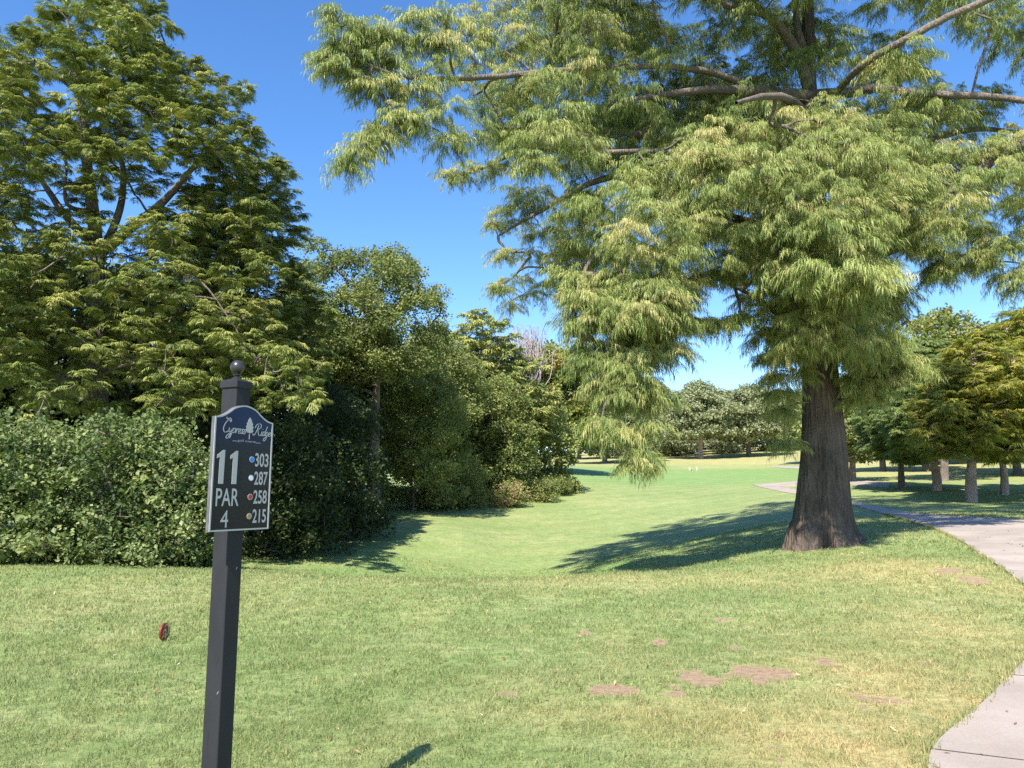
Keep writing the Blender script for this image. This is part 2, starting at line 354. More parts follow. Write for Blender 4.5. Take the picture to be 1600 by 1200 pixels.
def ground_material(name, blades=False):
    m, nt, ns, L = mat_new(name)
    at = nd(ns, 'ShaderNodeAttribute', attribute_name='wear'); sp = ns.new('ShaderNodeSeparateColor'); L.new(at.outputs['Color'], sp.inputs[0])
    geo = ns.new('ShaderNodeNewGeometry')
    mp = nd(ns, 'ShaderNodeMapping'); mp.inputs['Scale'].default_value = (1, 1, 0.0); L.new(geo.outputs['Position'], mp.inputs[0])
    n1 = nd(ns, 'ShaderNodeTexNoise', Scale=1.1, Detail=5.0, Roughness=0.65); L.new(mp.outputs[0], n1.inputs['Vector'])
    n3 = nd(ns, 'ShaderNodeTexNoise', Scale=0.10, Detail=4.0, Roughness=0.6); L.new(mp.outputs[0], n3.inputs['Vector'])
    n2 = nd(ns, 'ShaderNodeTexNoise', Scale=9.0, Detail=7.0, Roughness=0.85); L.new(mp.outputs[0], n2.inputs['Vector'])
    k = 1.0
    g1 = ramp(ns, [(0.30, (0.160 * k, 0.222 * k, 0.072 * k)), (0.5, (0.220 * k, 0.278 * k, 0.102 * k)), (0.68, (0.325 * k, 0.345 * k, 0.165 * k))])
    mixn = nd(ns, 'ShaderNodeMath', operation='MULTIPLY_ADD'); mixn.inputs[1].default_value = 0.55; L.new(n1.outputs['Fac'], mixn.inputs[0])
    h3 = nd(ns, 'ShaderNodeMath', operation='MULTIPLY'); h3.inputs[1].default_value = 0.45; L.new(n3.outputs['Fac'], h3.inputs[0]); L.new(h3.outputs[0], mixn.inputs[2])
    L.new(mixn.outputs[0], g1.inputs[0])
    lush = nd(ns, 'ShaderNodeMix', data_type='RGBA'); L.new(sp.outputs[1], lush.inputs['Factor']); L.new(g1.outputs[0], lush.inputs['A'])
    lush.inputs['B'].default_value = (0.175, 0.275, 0.088, 1)
    dry = nd(ns, 'ShaderNodeMix', data_type='RGBA'); L.new(sp.outputs[0], dry.inputs['Factor']); L.new(lush.outputs['Result'], dry.inputs['A'])
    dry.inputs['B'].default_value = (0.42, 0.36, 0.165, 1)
    last = dry.outputs['Result']
    p = nd(ns, 'ShaderNodeBsdfPrincipled'); p.inputs['Roughness'].default_value = 0.75; p.inputs['Specular IOR Level'].default_value = 0.2
    o = ns.new('ShaderNodeOutputMaterial')
    if blades:
        vr = nd(ns, 'ShaderNodeAttribute', attribute_name='var')
        rr = ramp(ns, [(0.0, (0.62, 0.72, 0.6)), (0.5, (1.0, 1.0, 1.0)), (0.85, (1.25, 1.15, 1.2)), (1.0, (1.9, 1.5, 1.8))]); L.new(vr.outputs['Fac'], rr.inputs[0])
        mu = nd(ns, 'ShaderNodeMix', data_type='RGBA', blend_type='MULTIPLY'); mu.inputs['Factor'].default_value = 1
        L.new(last, mu.inputs['A']); L.new(rr.outputs[0], mu.inputs['B']); last = mu.outputs['Result']
        t = ns.new('ShaderNodeBsdfTranslucent'); L.new(last, t.inputs[0])
        mx = ns.new('ShaderNodeMixShader'); mx.inputs[0].default_value = 0.35
        L.new(last, p.inputs['Base Color']); L.new(p.outputs[0], mx.inputs[1]); L.new(t.outputs[0], mx.inputs[2]); L.new(mx.outputs[0], o.inputs[0])
        return m
    # fine mottling of the turf seen from afar (thatch and blade gaps)
    r2 = ramp(ns, [(0.36, (0.50, 0.52, 0.42)), (0.5, (0.98, 0.98, 0.96)), (0.64, (1.38, 1.28, 1.30))]); L.new(n2.outputs['Fac'], r2.inputs[0])
    mu = nd(ns, 'ShaderNodeMix', data_type='RGBA', blend_type='MULTIPLY'); mu.inputs['Factor'].default_value = 1
    L.new(last, mu.inputs['A']); L.new(r2.outputs[0], mu.inputs['B'])
    n5 = nd(ns, 'ShaderNodeTexNoise', Scale=2.6, Detail=4.0, Roughness=0.7); L.new(mp.outputs[0], n5.inputs['Vector'])
    r5 = ramp(ns, [(0.32, (0.80, 0.86, 0.80)), (0.52, (1, 1, 1)), (0.68, (1.16, 1.08, 1.12))]); L.new(n5.outputs['Fac'], r5.inputs[0])
    m5 = nd(ns, 'ShaderNodeMix', data_type='RGBA', blend_type='MULTIPLY'); m5.inputs['Factor'].default_value = 1; L.new(mu.outputs['Result'], m5.inputs['A']); L.new(r5.outputs[0], m5.inputs['B']); mu = m5
    # mowing bands
    ms = nd(ns, 'ShaderNodeTexWave', Scale=0.11, Distortion=1.2, Detail=2.0); ms.inputs['Detail Scale'].default_value = 0.3
    mpr = nd(ns, 'ShaderNodeMapping'); mpr.inputs['Rotation'].default_value = (0, 0, 0.95); L.new(mp.outputs[0], mpr.inputs[0]); L.new(mpr.outputs[0], ms.inputs['Vector'])
    rb = ramp(ns, [(0.3, (0.96, 0.97, 0.95)), (0.7, (1.03, 1.03, 1.02))]); L.new(ms.outputs['Fac'], rb.inputs[0])
    mu2 = nd(ns, 'ShaderNodeMix', data_type='RGBA', blend_type='MULTIPLY'); mu2.inputs['Factor'].default_value = 1
    L.new(mu.outputs['Result'], mu2.inputs['A']); L.new(rb.outputs[0], mu2.inputs['B'])
    # bare soil
    sm = ramp(ns, [(0.42, (0, 0, 0)), (0.58, (1, 1, 1))])
    ns4 = nd(ns, 'ShaderNodeTexNoise', Scale=14.0, Detail=4.0, Roughness=0.7); L.new(mp.outputs[0], ns4.inputs['Vector'])
    ad = nd(ns, 'ShaderNodeMath', operation='MULTIPLY_ADD'); ad.inputs[1].default_value = 0.7; ad.inputs[2].default_value = -0.35; L.new(ns4.outputs['Fac'], ad.inputs[0])
    ad2 = nd(ns, 'ShaderNodeMath', operation='ADD'); L.new(ad.outputs[0], ad2.inputs[0]); L.new(sp.outputs[2], ad2.inputs[1]); L.new(ad2.outputs[0], sm.inputs[0])
    sc = ramp(ns, [(0.3, (0.22, 0.150, 0.090)), (0.7, (0.40, 0.285, 0.185))]); L.new(ns4.outputs['Fac'], sc.inputs[0])
    so_ = nd(ns, 'ShaderNodeMix', data_type='RGBA'); L.new(sm.outputs[0], so_.inputs['Factor']); L.new(mu2.outputs['Result'], so_.inputs['A']); L.new(sc.outputs[0], so_.inputs['B'])
    L.new(so_.outputs['Result'], p.inputs['Base Color'])
    b = nd(ns, 'ShaderNodeBump', Strength=0.8, Distance=0.03); L.new(n2.outputs['Fac'], b.inputs['Height']); L.new(b.outputs[0], p.inputs['Normal'])
    L.new(p.outputs[0], o.inputs[0]); return m

def build_ground():
    radii = np.concatenate([[0.0], np.linspace(0.6, 3.6, 8), np.geomspace(3.8, 20, 190), np.geomspace(20.3, 260, 190)[0:], np.geomspace(275, 3500, 22)])
    a1 = np.radians(np.arange(-46, 46, 0.27)); a2 = np.radians(np.arange(46, 314, 4.0)); ang = np.concatenate([a1, a2]); na = len(ang)
    R, A = np.meshgrid(radii[1:], ang, indexing='ij'); X = np.sin(A) * R; Y = np.cos(A) * R
    X = np.concatenate([[0.0], X.ravel()]); Y = np.concatenate([[0.0], Y.ravel()]); Z = height(X, Y)
    f = []; i = np.arange(na); j = (i + 1) % na
    quads = [np.stack([1 + r * na + i, 1 + (r + 1) * na + i, 1 + (r + 1) * na + j, 1 + r * na + j], 1) for r in range(len(radii) - 2)]
    q = np.concatenate(quads)
    tri = np.concatenate([q[:, [0, 2, 1]], q[:, [0, 3, 2]], np.stack([np.zeros(na, int), 1 + j, 1 + i], 1)])
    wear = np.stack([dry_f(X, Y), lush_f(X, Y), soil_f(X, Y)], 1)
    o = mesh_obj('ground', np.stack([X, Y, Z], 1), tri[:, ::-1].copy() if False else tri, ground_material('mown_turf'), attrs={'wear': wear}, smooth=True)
    me = o.data
    if me.polygons[len(me.polygons) // 2].normal.z < 0: me.flip_normals()
    tag(o, kind='structure')
build_ground()

# ------------------------------------------------------------------ concrete path
def path_mat():
    m, nt, ns, L = mat_new('pinkish_concrete')
    geo = ns.new('ShaderNodeNewGeometry')
    n1 = nd(ns, 'ShaderNodeTexNoise', Scale=0.8, Detail=6.0, Roughness=0.6); n2 = nd(ns, 'ShaderNodeTexNoise', Scale=60.0, Detail=5.0, Roughness=0.8)
    L.new(geo.outputs['Position'], n1.inputs['Vector']); L.new(geo.outputs['Position'], n2.inputs['Vector'])
    r = ramp(ns, [(0.3, (0.270, 0.225, 0.190)), (0.7, (0.385, 0.328, 0.282))]); L.new(n1.outputs['Fac'], r.inputs[0])
    r2 = ramp(ns, [(0.3, (0.82, 0.81, 0.8)), (0.7, (1.1, 1.1, 1.1))]); L.new(n2.outputs['Fac'], r2.inputs[0])
    mu = nd(ns, 'ShaderNodeMix', data_type='RGBA', blend_type='MULTIPLY'); mu.inputs['Factor'].default_value = 1
    L.new(r.outputs[0], mu.inputs['A']); L.new(r2.outputs[0], mu.inputs['B'])
    p = nd(ns, 'ShaderNodeBsdfPrincipled'); p.inputs['Roughness'].default_value = 0.85; L.new(mu.outputs['Result'], p.inputs['Base Color'])
    b = nd(ns, 'ShaderNodeBump', Strength=0.6, Distance=0.004); L.new(n2.outputs['Fac'], b.inputs['Height']); L.new(b.outputs[0], p.inputs['Normal'])
    o = ns.new('ShaderNodeOutputMaterial'); L.new(p.outputs[0], o.inputs[0]); return m
M['path'] = path_mat()
def ribbon(left, right, name, nseg=160, ncross=8, lift=0.035):
    """slab between two boundary curves given as ground points; follows the terrain"""
    def resample(c):
        c = catmull(c, 8); s = np.concatenate([[0], np.cumsum(np.linalg.norm(np.diff(c[:, :2], axis=0), axis=1))]); t = np.linspace(0, s[-1], nseg)
        return np.stack([np.interp(t, s, c[:, 0]), np.interp(t, s, c[:, 1])], 1)
    A = resample(left); B = resample(right); rs = np.random.RandomState(3)
    k = np.linspace(0, 1, ncross); G = A[:, None] * (1 - k[None, :, None]) + B[:, None] * k[None, :, None]
    Z = height(G[..., 0], G[..., 1]) + lift
    top = np.concatenate([G, Z[..., None]], -1)
    low = top.copy(); low[..., 2] -= 0.14
    V = np.concatenate([top.reshape(-1, 3), low[:, 0], low[:, -1]]); f = []
    idx = lambda i, j: i * ncross + j
    n0 = nseg * ncross
    for i in range(nseg - 1):
        for j in range(ncross - 1): f.append((idx(i, j), idx(i, j + 1), idx(i + 1, j + 1), idx(i + 1, j)))
        f.append((idx(i, 0), idx(i + 1, 0), n0 + i + 1, n0 + i)); f.append((idx(i + 1, ncross - 1), idx(i, ncross - 1), n0 + nseg + i, n0 + nseg + i + 1))
    o = mesh_obj(name, V, np.array(f), M['path']); tag(o, kind='structure')
    return A, B
gp = lambda *a: on_ground(*a)[:2]
PL = [np.array([1.2, 1.0]), np.array([1.9, 3.2]), gp(1450, 1200), gp(1530, 1110), gp(1600, 1038), gp(1655, 975), gp(1640, 935), gp(1600, 915), gp(1560, 886), gp(1500, 846), gp(1420, 815), gp(1340, 791), gp(1290, 780), gp(1240, 772), gp(1205, 765), gp(1178, 759)]
PR = [np.array([4.0, -0.4]), np.array([4.9, 2.2]), np.array([5.6, 4.2]), np.array([6.8, 6.2]), np.array([8.5, 8.0]), np.array([11, 10.5]), np.array([13, 14]), np.array([14.8, 18]), gp(1640, 816), gp(1590, 812), gp(1480, 807), gp(1400, 798), gp(1345, 787), gp(1290, 775), gp(1245, 766), gp(1200, 757.5)]
PL3 = np.array(PL); PR3 = np.array(PR)
PA, PB = ribbon(PL3, PR3, 'cart_path', nseg=240, ncross=12)
ribbon(np.array([gp(1180, 759), gp(1215, 761), gp(1300, 757), gp(1390, 762)]), np.array([gp(1176, 757.5), gp(1215, 755), gp(1300, 750), gp(1390, 755)]), 'side_path', 60, 4, 0.045)
ribbon(np.array([gp(1205, 730), gp(1250, 733), gp(1320, 737)]), np.array([gp(1205, 728.5), gp(1250, 729), gp(1320, 733)]), 'far_path', 50, 4, 0.05)

def joints(A, B, name):
    s = np.concatenate([[0], np.cumsum(np.linalg.norm(np.diff((A + B) / 2, axis=0), axis=1))]); V = []; Fc = []
    for d in np.arange(1.7, s[-1] - 1, 2.7):
        for e in (0,):
            a = np.array([np.interp(d, s, A[:, 0]), np.interp(d, s, A[:, 1])]); b = np.array([np.interp(d, s, B[:, 0]), np.interp(d, s, B[:, 1])])
            t = (b - a) / np.linalg.norm(b - a); nn = np.array([-t[1], t[0]]) * 0.007; bs = len(V)
            for k in np.linspace(0, 1, 9):
                p = a * (1 - k) + b * k
                for q in (p - nn, p + nn): V.append([q[0], q[1], float(height(p[0], p[1])) + 0.0385])
            Fc += [(bs + 2 * i, bs + 2 * i + 2, bs + 2 * i + 3, bs + 2 * i + 1) for i in range(8)]
    o = mesh_obj(name, V, np.array(Fc), simple_mat('joint_grime', (0.10, 0.085, 0.07), 0.9)); tag(o, kind='structure')
joints(PA, PB, 'path_joints')
# polygon test for grass exclusion
PPOLY = np.concatenate([PA, PB[::-1]])
def in_poly(px, py, poly):
    c = np.zeros(len(px), bool); n = len(poly); j = n - 1
    for i in range(n):
        xi, yi = poly[i]; xj, yj = poly[j]
        if yi != yj:
            c ^= ((yi > py) != (yj > py)) & (px < (xj - xi) * (py - yi) / (yj - yi) + xi)
        j = i
    return c

# ------------------------------------------------------------------ grass blades
def build_grass():
    rs = np.random.RandomState(11)
    allv = []; allf = []; wearl = []; varl = []; base = 0
    zones = [(3.9, 6.2, 5200, 0.036, 0.0038), (6.2, 9.5, 2700, 0.040, 0.0052), (9.5, 13.5, 1300, 0.045, 0.0080), (13.5, 19.0, 650, 0.045, 0.011), (19, 30, 170, 0.05, 0.02)]
    for (y0, y1, dens, h, wd) in zones:
        wide = (y1 + 0.0) * 0.72 + 1.2
        n = int(dens * (y1 - y0) * 2 * wide); X = (rs.rand(n) * 2 - 1) * wide; Y = y0 + rs.rand(n) * (y1 - y0)
        k = np.abs(X) < Y * 0.70 + 1.0; X = X[k]; Y = Y[k]
        # tufts: thin out where noise is low
        nz = fbm(X * 7, Y * 7, 3); k = rs.rand(len(X)) < np.clip(0.35 + (nz - 0.40) * 4.0, 0.28, 1); X = X[k]; Y = Y[k]
        so_ = soil_f(X, Y); k = rs.rand(len(X)) > np.clip((so_ - 0.30) * 3.2, 0, 0.985); X = X[k]; Y = Y[k]
        k = ~in_poly(X, Y, PPOLY); X = X[k]; Y = Y[k]
        Z = height(X, Y) - 0.003; n = len(X)
        fresh = 0.6 + 1.0 * fbm(X * 1.7 + 31, Y * 1.7, 3)
        H = h * (0.45 + 0.9 * rs.rand(n)) * fresh; yaw = rs.rand(n) * 2 * math.pi; lean = np.abs(rs.randn(n)) * 0.75 * H + 0.2 * H
        la = rs.rand(n) * 2 * math.pi; W = wd * (0.6 + 0.8 * rs.rand(n))
        dx = np.cos(yaw) * W / 2; dy = np.sin(yaw) * W / 2; lx = np.cos(la) * lean; ly = np.sin(la) * lean
        P = np.stack([X, Y, Z], 1)
        v0 = P + np.stack([dx, dy, 0 * X], 1); v1 = P - np.stack([dx, dy, 0 * X], 1)
        mid = P + np.stack([lx * .35, ly * .35, H * .62], 1); v2 = mid + np.stack([dx, dy, 0 * X], 1) * .8; v3 = mid - np.stack([dx, dy, 0 * X], 1) * .8
        v4 = P + np.stack([lx, ly, H * 0.97], 1)
        V = np.stack([v0, v1, v2, v3, v4], 1).reshape(-1, 3); b = base + np.arange(n)[:, None] * 5
        f = np.concatenate([b + np.array([[0, 1, 3]]), b + np.array([[0, 3, 2]]), b + np.array([[2, 3, 4]])])
        allv.append(V); allf.append(f); base += n * 5
        wr = np.stack([np.clip(dry_f(X, Y) + 0.35 * (rs.rand(n) > 0.86), 0, 1), lush_f(X, Y), 0 * X], 1); wearl.append(np.repeat(wr, 5, 0)); varl.append(np.repeat(rs.rand(n), 5))
    # ragged longer grass leaning over the path edges
    for E, sgn in ((PA, 1), (PB, -1)):
        t = np.linspace(0, len(E) - 1.001, 9000); i = t.astype(int); f_ = (t - i)[:, None]; P2 = E[i] * (1 - f_) + E[i + 1] * f_
        d = E[i + 1] - E[i]; d /= np.linalg.norm(d, axis=1)[:, None] + 1e-9; nn = np.stack([-d[:, 1], d[:, 0]], 1)
        P2 = P2 + nn * (rs.randn(len(P2), 1) * 0.03 + 0.005); k = (P2[:, 1] > 3.5) & (P2[:, 1] < 30) & (fbm(P2[:, 0] * 5, P2[:, 1] * 5, 2) > .42); P2 = P2[k]; n = len(P2)
        X, Y = P2[:, 0], P2[:, 1]; Z = height(X, Y); H = 0.05 + 0.055 * rs.rand(n); yaw = rs.rand(n) * 6.28; W = 0.0045 + 0.0006 * Y; la = rs.rand(n) * 6.28; le = 0.05 * rs.rand(n)
        P = np.stack([X, Y, Z], 1); D = np.stack([np.cos(yaw) * W / 2, np.sin(yaw) * W / 2, 0 * X], 1); Lx = np.stack([np.cos(la) * le, np.sin(la) * le, 0 * X], 1); up = np.stack([0 * X, 0 * X, H], 1)
        V = np.stack([P + D, P - D, P + Lx * .4 + up * .6 + D * .8, P + Lx * .4 + up * .6 - D * .8, P + Lx + up], 1).reshape(-1, 3); b = base + np.arange(n)[:, None] * 5
        allv.append(V); allf.append(np.concatenate([b + np.array([[0, 1, 3]]), b + np.array([[0, 3, 2]]), b + np.array([[2, 3, 4]])])); base += n * 5
        wearl.append(np.repeat(np.stack([0.25 + 0.5 * rs.rand(n), 0 * X, 0 * X], 1), 5, 0)); varl.append(np.repeat(rs.rand(n), 5))
    o = mesh_obj('grass', np.concatenate(allv), np.concatenate(allf), ground_material('grass_blades', True), attrs={'wear': np.concatenate(wearl), 'var': np.concatenate(varl)})
    tag(o, 'short mown lawn grass, green and straw coloured, covering the near ground', 'grass', kind='stuff')
build_grass()
def litter():
    rs = np.random.RandomState(77); n = 380; Y = 4 + 16 * rs.rand(n) ** 1.2; X = (rs.rand(n) * 2 - 1) * Y * .72
    a = rs.randn(420, 2) * np.array([2.2, 1.6]) + HB[:2] + np.array([0, -1.0]); X = np.concatenate([X, a[:, 0]]); Y = np.concatenate([Y, a[:, 1]]); n = len(X)
    Z = height(X, Y) + 0.022 + 0.02 * in_poly(X, Y, PPOLY); L_ = 0.008 + 0.016 * rs.rand(n) + 0.001 * Y; yaw = rs.rand(n) * 6.28; tl = rs.randn(n) * .35
    d = np.stack([np.cos(yaw), np.sin(yaw), tl], 1) * L_[:, None]; w_ = np.stack([-np.sin(yaw), np.cos(yaw), rs.randn(n) * .3], 1) * (L_ * .38)[:, None]; P = np.stack([X, Y, Z], 1)
    V = np.stack([P - d, P + w_ + [0, 0, .004], P + d, P - w_ + [0, 0, .004]], 1).reshape(-1, 3); b = np.arange(n)[:, None] * 4
    m = leaf_mat('fallen_leaves', [(0, (0.12, 0.065, 0.03)), (0.5, (0.30, 0.19, 0.09)), (1, (0.55, 0.46, 0.28))], 0.1)
    o = mesh_obj('leaf_litter', V, np.concatenate([b + np.array([[0, 1, 2]]), b + np.array([[0, 2, 3]])]), m, attrs={'var': np.repeat(rs.rand(n), 4)}); tag(o, 'small dry fallen leaves and needles scattered on the lawn and path', 'leaf litter', kind='stuff')
litter()

# ------------------------------------------------------------------ foliage templates
def spray_template(rs, n=30, L=0.55, droop=0.45, slen=(0.14, 0.32), wd=0.016, spread=0.5):
    V = []; Fc = []; b = 0
    for i in range(n):
        s = 0.05 + 0.95 * (i + rs.rand()) / n; p = np.array([L * s, (rs.rand() - .5) * 0.05, -droop * L * s * s + 0.02 * rs.randn()])
        side = 1 if i % 2 else -1; l = slen[0] + rs.rand() * (slen[1] - slen[0]); l *= 1.15 - 0.35 * s
        d = np.array([0.35 + 0.35 * rs.randn() * 0.5, side * spread * (0.5 + rs.rand()), 0.12 * rs.randn()])
        q1 = p + l * (0.55 * d + np.array([0, 0, -0.20])); q2 = q1 + l * (0.18 * d + np.array([0, 0, -0.62]))
        a = rs.rand() * math.pi; wv = np.array([math.cos(a), math.sin(a), 0.0]) * wd / 2
        V += [p + wv * .6, p - wv * .6, q1 + wv, q1 - wv, q2]; Fc += [(b, b + 1, b + 3), (b, b + 3, b + 2), (b + 2, b + 3, b + 4)]; b += 5
    # the twig itself
    return np.array(V), np.array(Fc)
def feather_template(rs, n=16, L=0.55, up=0.1, wd=0.05):
    """flat feathery bough tip: strips fanning both sides of a twig that arches over"""
    V = []; Fc = []; b = 0
    for i in range(n):
        s = 0.08 + 0.92 * (i + rs.rand()) / n; p = np.array([L * s, 0, up * s * 2 * L - 0.75 * L * s * s])
        side = 1 if i % 2 else -1; l = L * (0.75 - 0.45 * s) * (0.6 + 0.6 * rs.rand())
        d = np.array([0.75, side * (0.5 + 0.35 * rs.rand()), 0.05 * rs.randn()])
        q1 = p + l * (0.6 * d + np.array([0, 0, -0.08])); q2 = q1 + l * (0.35 * d + np.array([0, 0, -0.42 - 0.2 * rs.rand()]))
        wv = np.cross(d, [0, 0, 1.0]); wv = wv / np.linalg.norm(wv); wv = wv * math.cos(rs.randn() * .5) + np.array([0, 0, 1]) * math.sin(rs.randn() * .5); wv *= wd / 2
        V += [p + wv * .7, p - wv * .7, q1 + wv, q1 - wv, q2]; Fc += [(b, b + 1, b + 3), (b, b + 3, b + 2), (b + 2, b + 3, b + 4)]; b += 5
    return np.array(V), np.array(Fc)
def leafy_template(rs, n=9, R=0.22, leaf=0.09):
    V = []; Fc = []; b = 0
    for i in range(n):
        p = rs.randn(3) * R * 0.5 + np.array([R * 0.6, 0, 0]); d = rs.randn(3) * 0.8 + np.array([0.9, 0, -0.2]); d /= np.linalg.norm(d)
        nn = rs.randn(3) * 0.65 + np.array([0.35, 0, 0.9]); s = np.cross(d, nn); s /= np.linalg.norm(s); nn = np.cross(s, d)
        l = leaf * (0.7 + 0.6 * rs.rand()); wv = s * l * 0.36; up = nn * l * 0.10
        V += [p, p + d * l * .45 + wv + up, p + d * l, p + d * l * .45 - wv + up]; Fc += [(b, b + 1, b + 2), (b, b + 2, b + 3)]; b += 4
    return np.array(V), np.array(Fc)
TR = np.random.RandomState(5)
TPL = {
    'weep': [spray_template(TR, 56, 0.46, 0.55, (0.08, 0.25), 0.0115, 0.46) for _ in range(8)],
    'weep_long': [spray_template(TR, 46, 0.42, 1.1, (0.14, 0.36), 0.012, 0.30) for _ in range(6)],
    'feather': [feather_template(TR, 28, 0.42, 0.26, 0.024) for _ in range(8)],
    'feather_c': [feather_template(TR, 12, 0.72, 0.22, 0.075) for _ in range(6)],
    'leafy': [leafy_template(TR, 13, 0.24, 0.122) for _ in range(8)],
    'leafy_b': [leafy_template(TR, 11, 0.17, 0.105) for _ in range(8)],
    'leafy_c': [leafy_template(TR, 13, 0.42, 0.30) for _ in range(6)],
    'leafy_f': [leafy_template(TR, 12, 0.75, 0.62) for _ in range(6)],
}
def scatter(tname, P, yaw, pitch, scale, var, rs):
    tp = TPL[tname]; k = rs.randint(0, len(tp), len(P)); Vs = []; Fs = []; vs = []; base = 0
    for t, (tv, tf) in enumerate(tp):
        s = np.where(k == t)[0]
        if len(s) == 0: continue
        cy, sy = np.cos(yaw[s]), np.sin(yaw[s]); cp, sp_ = np.cos(pitch[s]), np.sin(pitch[s])
        fl = np.where(rs.rand(len(s)) < .5, -1, 1)[:, None]
        x, y, z = tv[:, 0][None], tv[:, 1][None] * fl, tv[:, 2][None]
        x1 = x * cp[:, None] - z * sp_[:, None]; z1 = x * sp_[:, None] + z * cp[:, None]
        X = x1 * cy[:, None] - y * sy[:, None]; Yy = x1 * sy[:, None] + y * cy[:, None]
        V = np.stack([X, Yy, z1], -1) * scale[s][:, None, None] + P[s][:, None, :]
        nv = len(tv); Vs.append(V.reshape(-1, 3)); Fs.append((tf[None] + (base + np.arange(len(s)) * nv)[:, None, None]).reshape(-1, 3)); base += len(s) * nv
        vv = np.repeat(var[s], nv) + rs.randn(len(s) * nv) * 0.0
        vs.append(vv)
    return np.concatenate(Vs), np.concatenate(Fs), np.concatenate(vs)

def foliage(clumps, tname, dens, rs, scale=1.0, hang=0.0, flat=0.7, shell=0.45, vbase=0.5, vspread=0.22):
    """clumps (n,4): centre and radius; returns one foliage mesh. tips sit on the domed upper side, some hang below"""
    P = []; yaw = []; pit = []; sc = []; var = []
    for c in clumps:
        n = max(6, int(dens * c[3] ** 2 * (0.8 + 0.4 * rs.rand()) ))
        d = rs.randn(n, 3); d[:, 2] = np.where(rs.rand(n) < 0.72, np.abs(d[:, 2]), d[:, 2]); d /= np.linalg.norm(d, axis=1)[:, None]
        rr = c[3] * (shell + (1 - shell) * rs.rand(n) ** 0.7) * (1 + 0.22 * rs.randn(n) * 0.6)
        q = d * rr[:, None]; q[:, 2] *= flat
        if hang > 0:
            h = rs.rand(n) < 0.35; q[h, 2] -= hang * c[3] * rs.rand(h.sum()) * 1.2
        P.append(q + c[:3]); yaw.append(np.arctan2(d[:, 1], d[:, 0]) + rs.randn(n) * 0.6)
        pit.append(-(d[:, 2] * 0.5) + rs.randn(n) * 0.25); sc.append(scale * (0.7 + 0.6 * rs.rand(n)))
        v0 = vbase + vspread * rs.randn() * 0.9; var.append(np.clip(v0 + vspread * 0.7 * rs.randn(n), 0, 1))
    P = np.concatenate(P)
    return scatter(tname, P, np.concatenate(yaw), np.concatenate(pit), np.concatenate(sc), np.concatenate(var), rs)

def tufts(clumps, tname, nt, ns, rs, scale=1.0, flat=0.7, vbase=0.5, vspread=0.2, inner=0.25, droop=0.25, up=0.75, elev=0.35):
    """each clump carries umbrella shaped tufts: sprays radiating from a common point over its domed outer surface"""
    P = []; yaw = []; pit = []; sc = []; var = []
    for c in clumps:
        n = max(3, int(round(nt * c[3] ** 2 * (0.85 + 0.3 * rs.rand()))))
        d = rs.randn(n, 3); d[:, 2] = np.where(rs.rand(n) < up, np.abs(d[:, 2]), d[:, 2]); d /= np.linalg.norm(d, axis=1)[:, None]
        q = d * (c[3] * (0.72 + 0.38 * rs.rand(n)))[:, None]; q[:, 2] *= flat; tc = c[:3] + q; ty = np.arctan2(d[:, 1], d[:, 0])
        vt = np.clip(vbase + vspread * rs.randn() * 0.6 + vspread * rs.randn(n), 0, 1); ts = scale * (0.5 + 0.85 * rs.rand(n) ** 1.3)
        k = np.repeat(np.arange(n), ns); m = len(k)
        P.append(tc[k] + rs.randn(m, 3) * 0.05 * scale); a = ty[k] + (rs.rand(m) * 2 - 1) * math.pi * 0.62; yaw.append(a)
        pit.append(elev * rs.rand(m) - droop * rs.rand(m) + 0.25 * np.cos(a - ty[k]) * d[k, 2]); sc.append(ts[k] * (0.75 + 0.4 * rs.rand(m))); var.append(np.clip(vt[k] + 0.07 * rs.randn(m), 0, 1))
        mi = int(m * inner)
        if mi:
            d2 = rs.randn(mi, 3); d2 /= np.linalg.norm(d2, axis=1)[:, None]; q2 = d2 * (c[3] * 0.6 * rs.rand(mi))[:, None]; q2[:, 2] *= flat
            P.append(c[:3] + q2); yaw.append(np.arctan2(d2[:, 1], d2[:, 0])); pit.append(rs.randn(mi) * 0.3); sc.append(scale * (0.8 + 0.5 * rs.rand(mi))); var.append(np.clip(vbase - 0.15 + vspread * rs.randn(mi), 0, 1))  # inner sprays coloured darker, imitating shade inside the clump
    return scatter(tname, np.concatenate(P), np.concatenate(yaw), np.concatenate(pit), np.concatenate(sc), np.concatenate(var), rs)

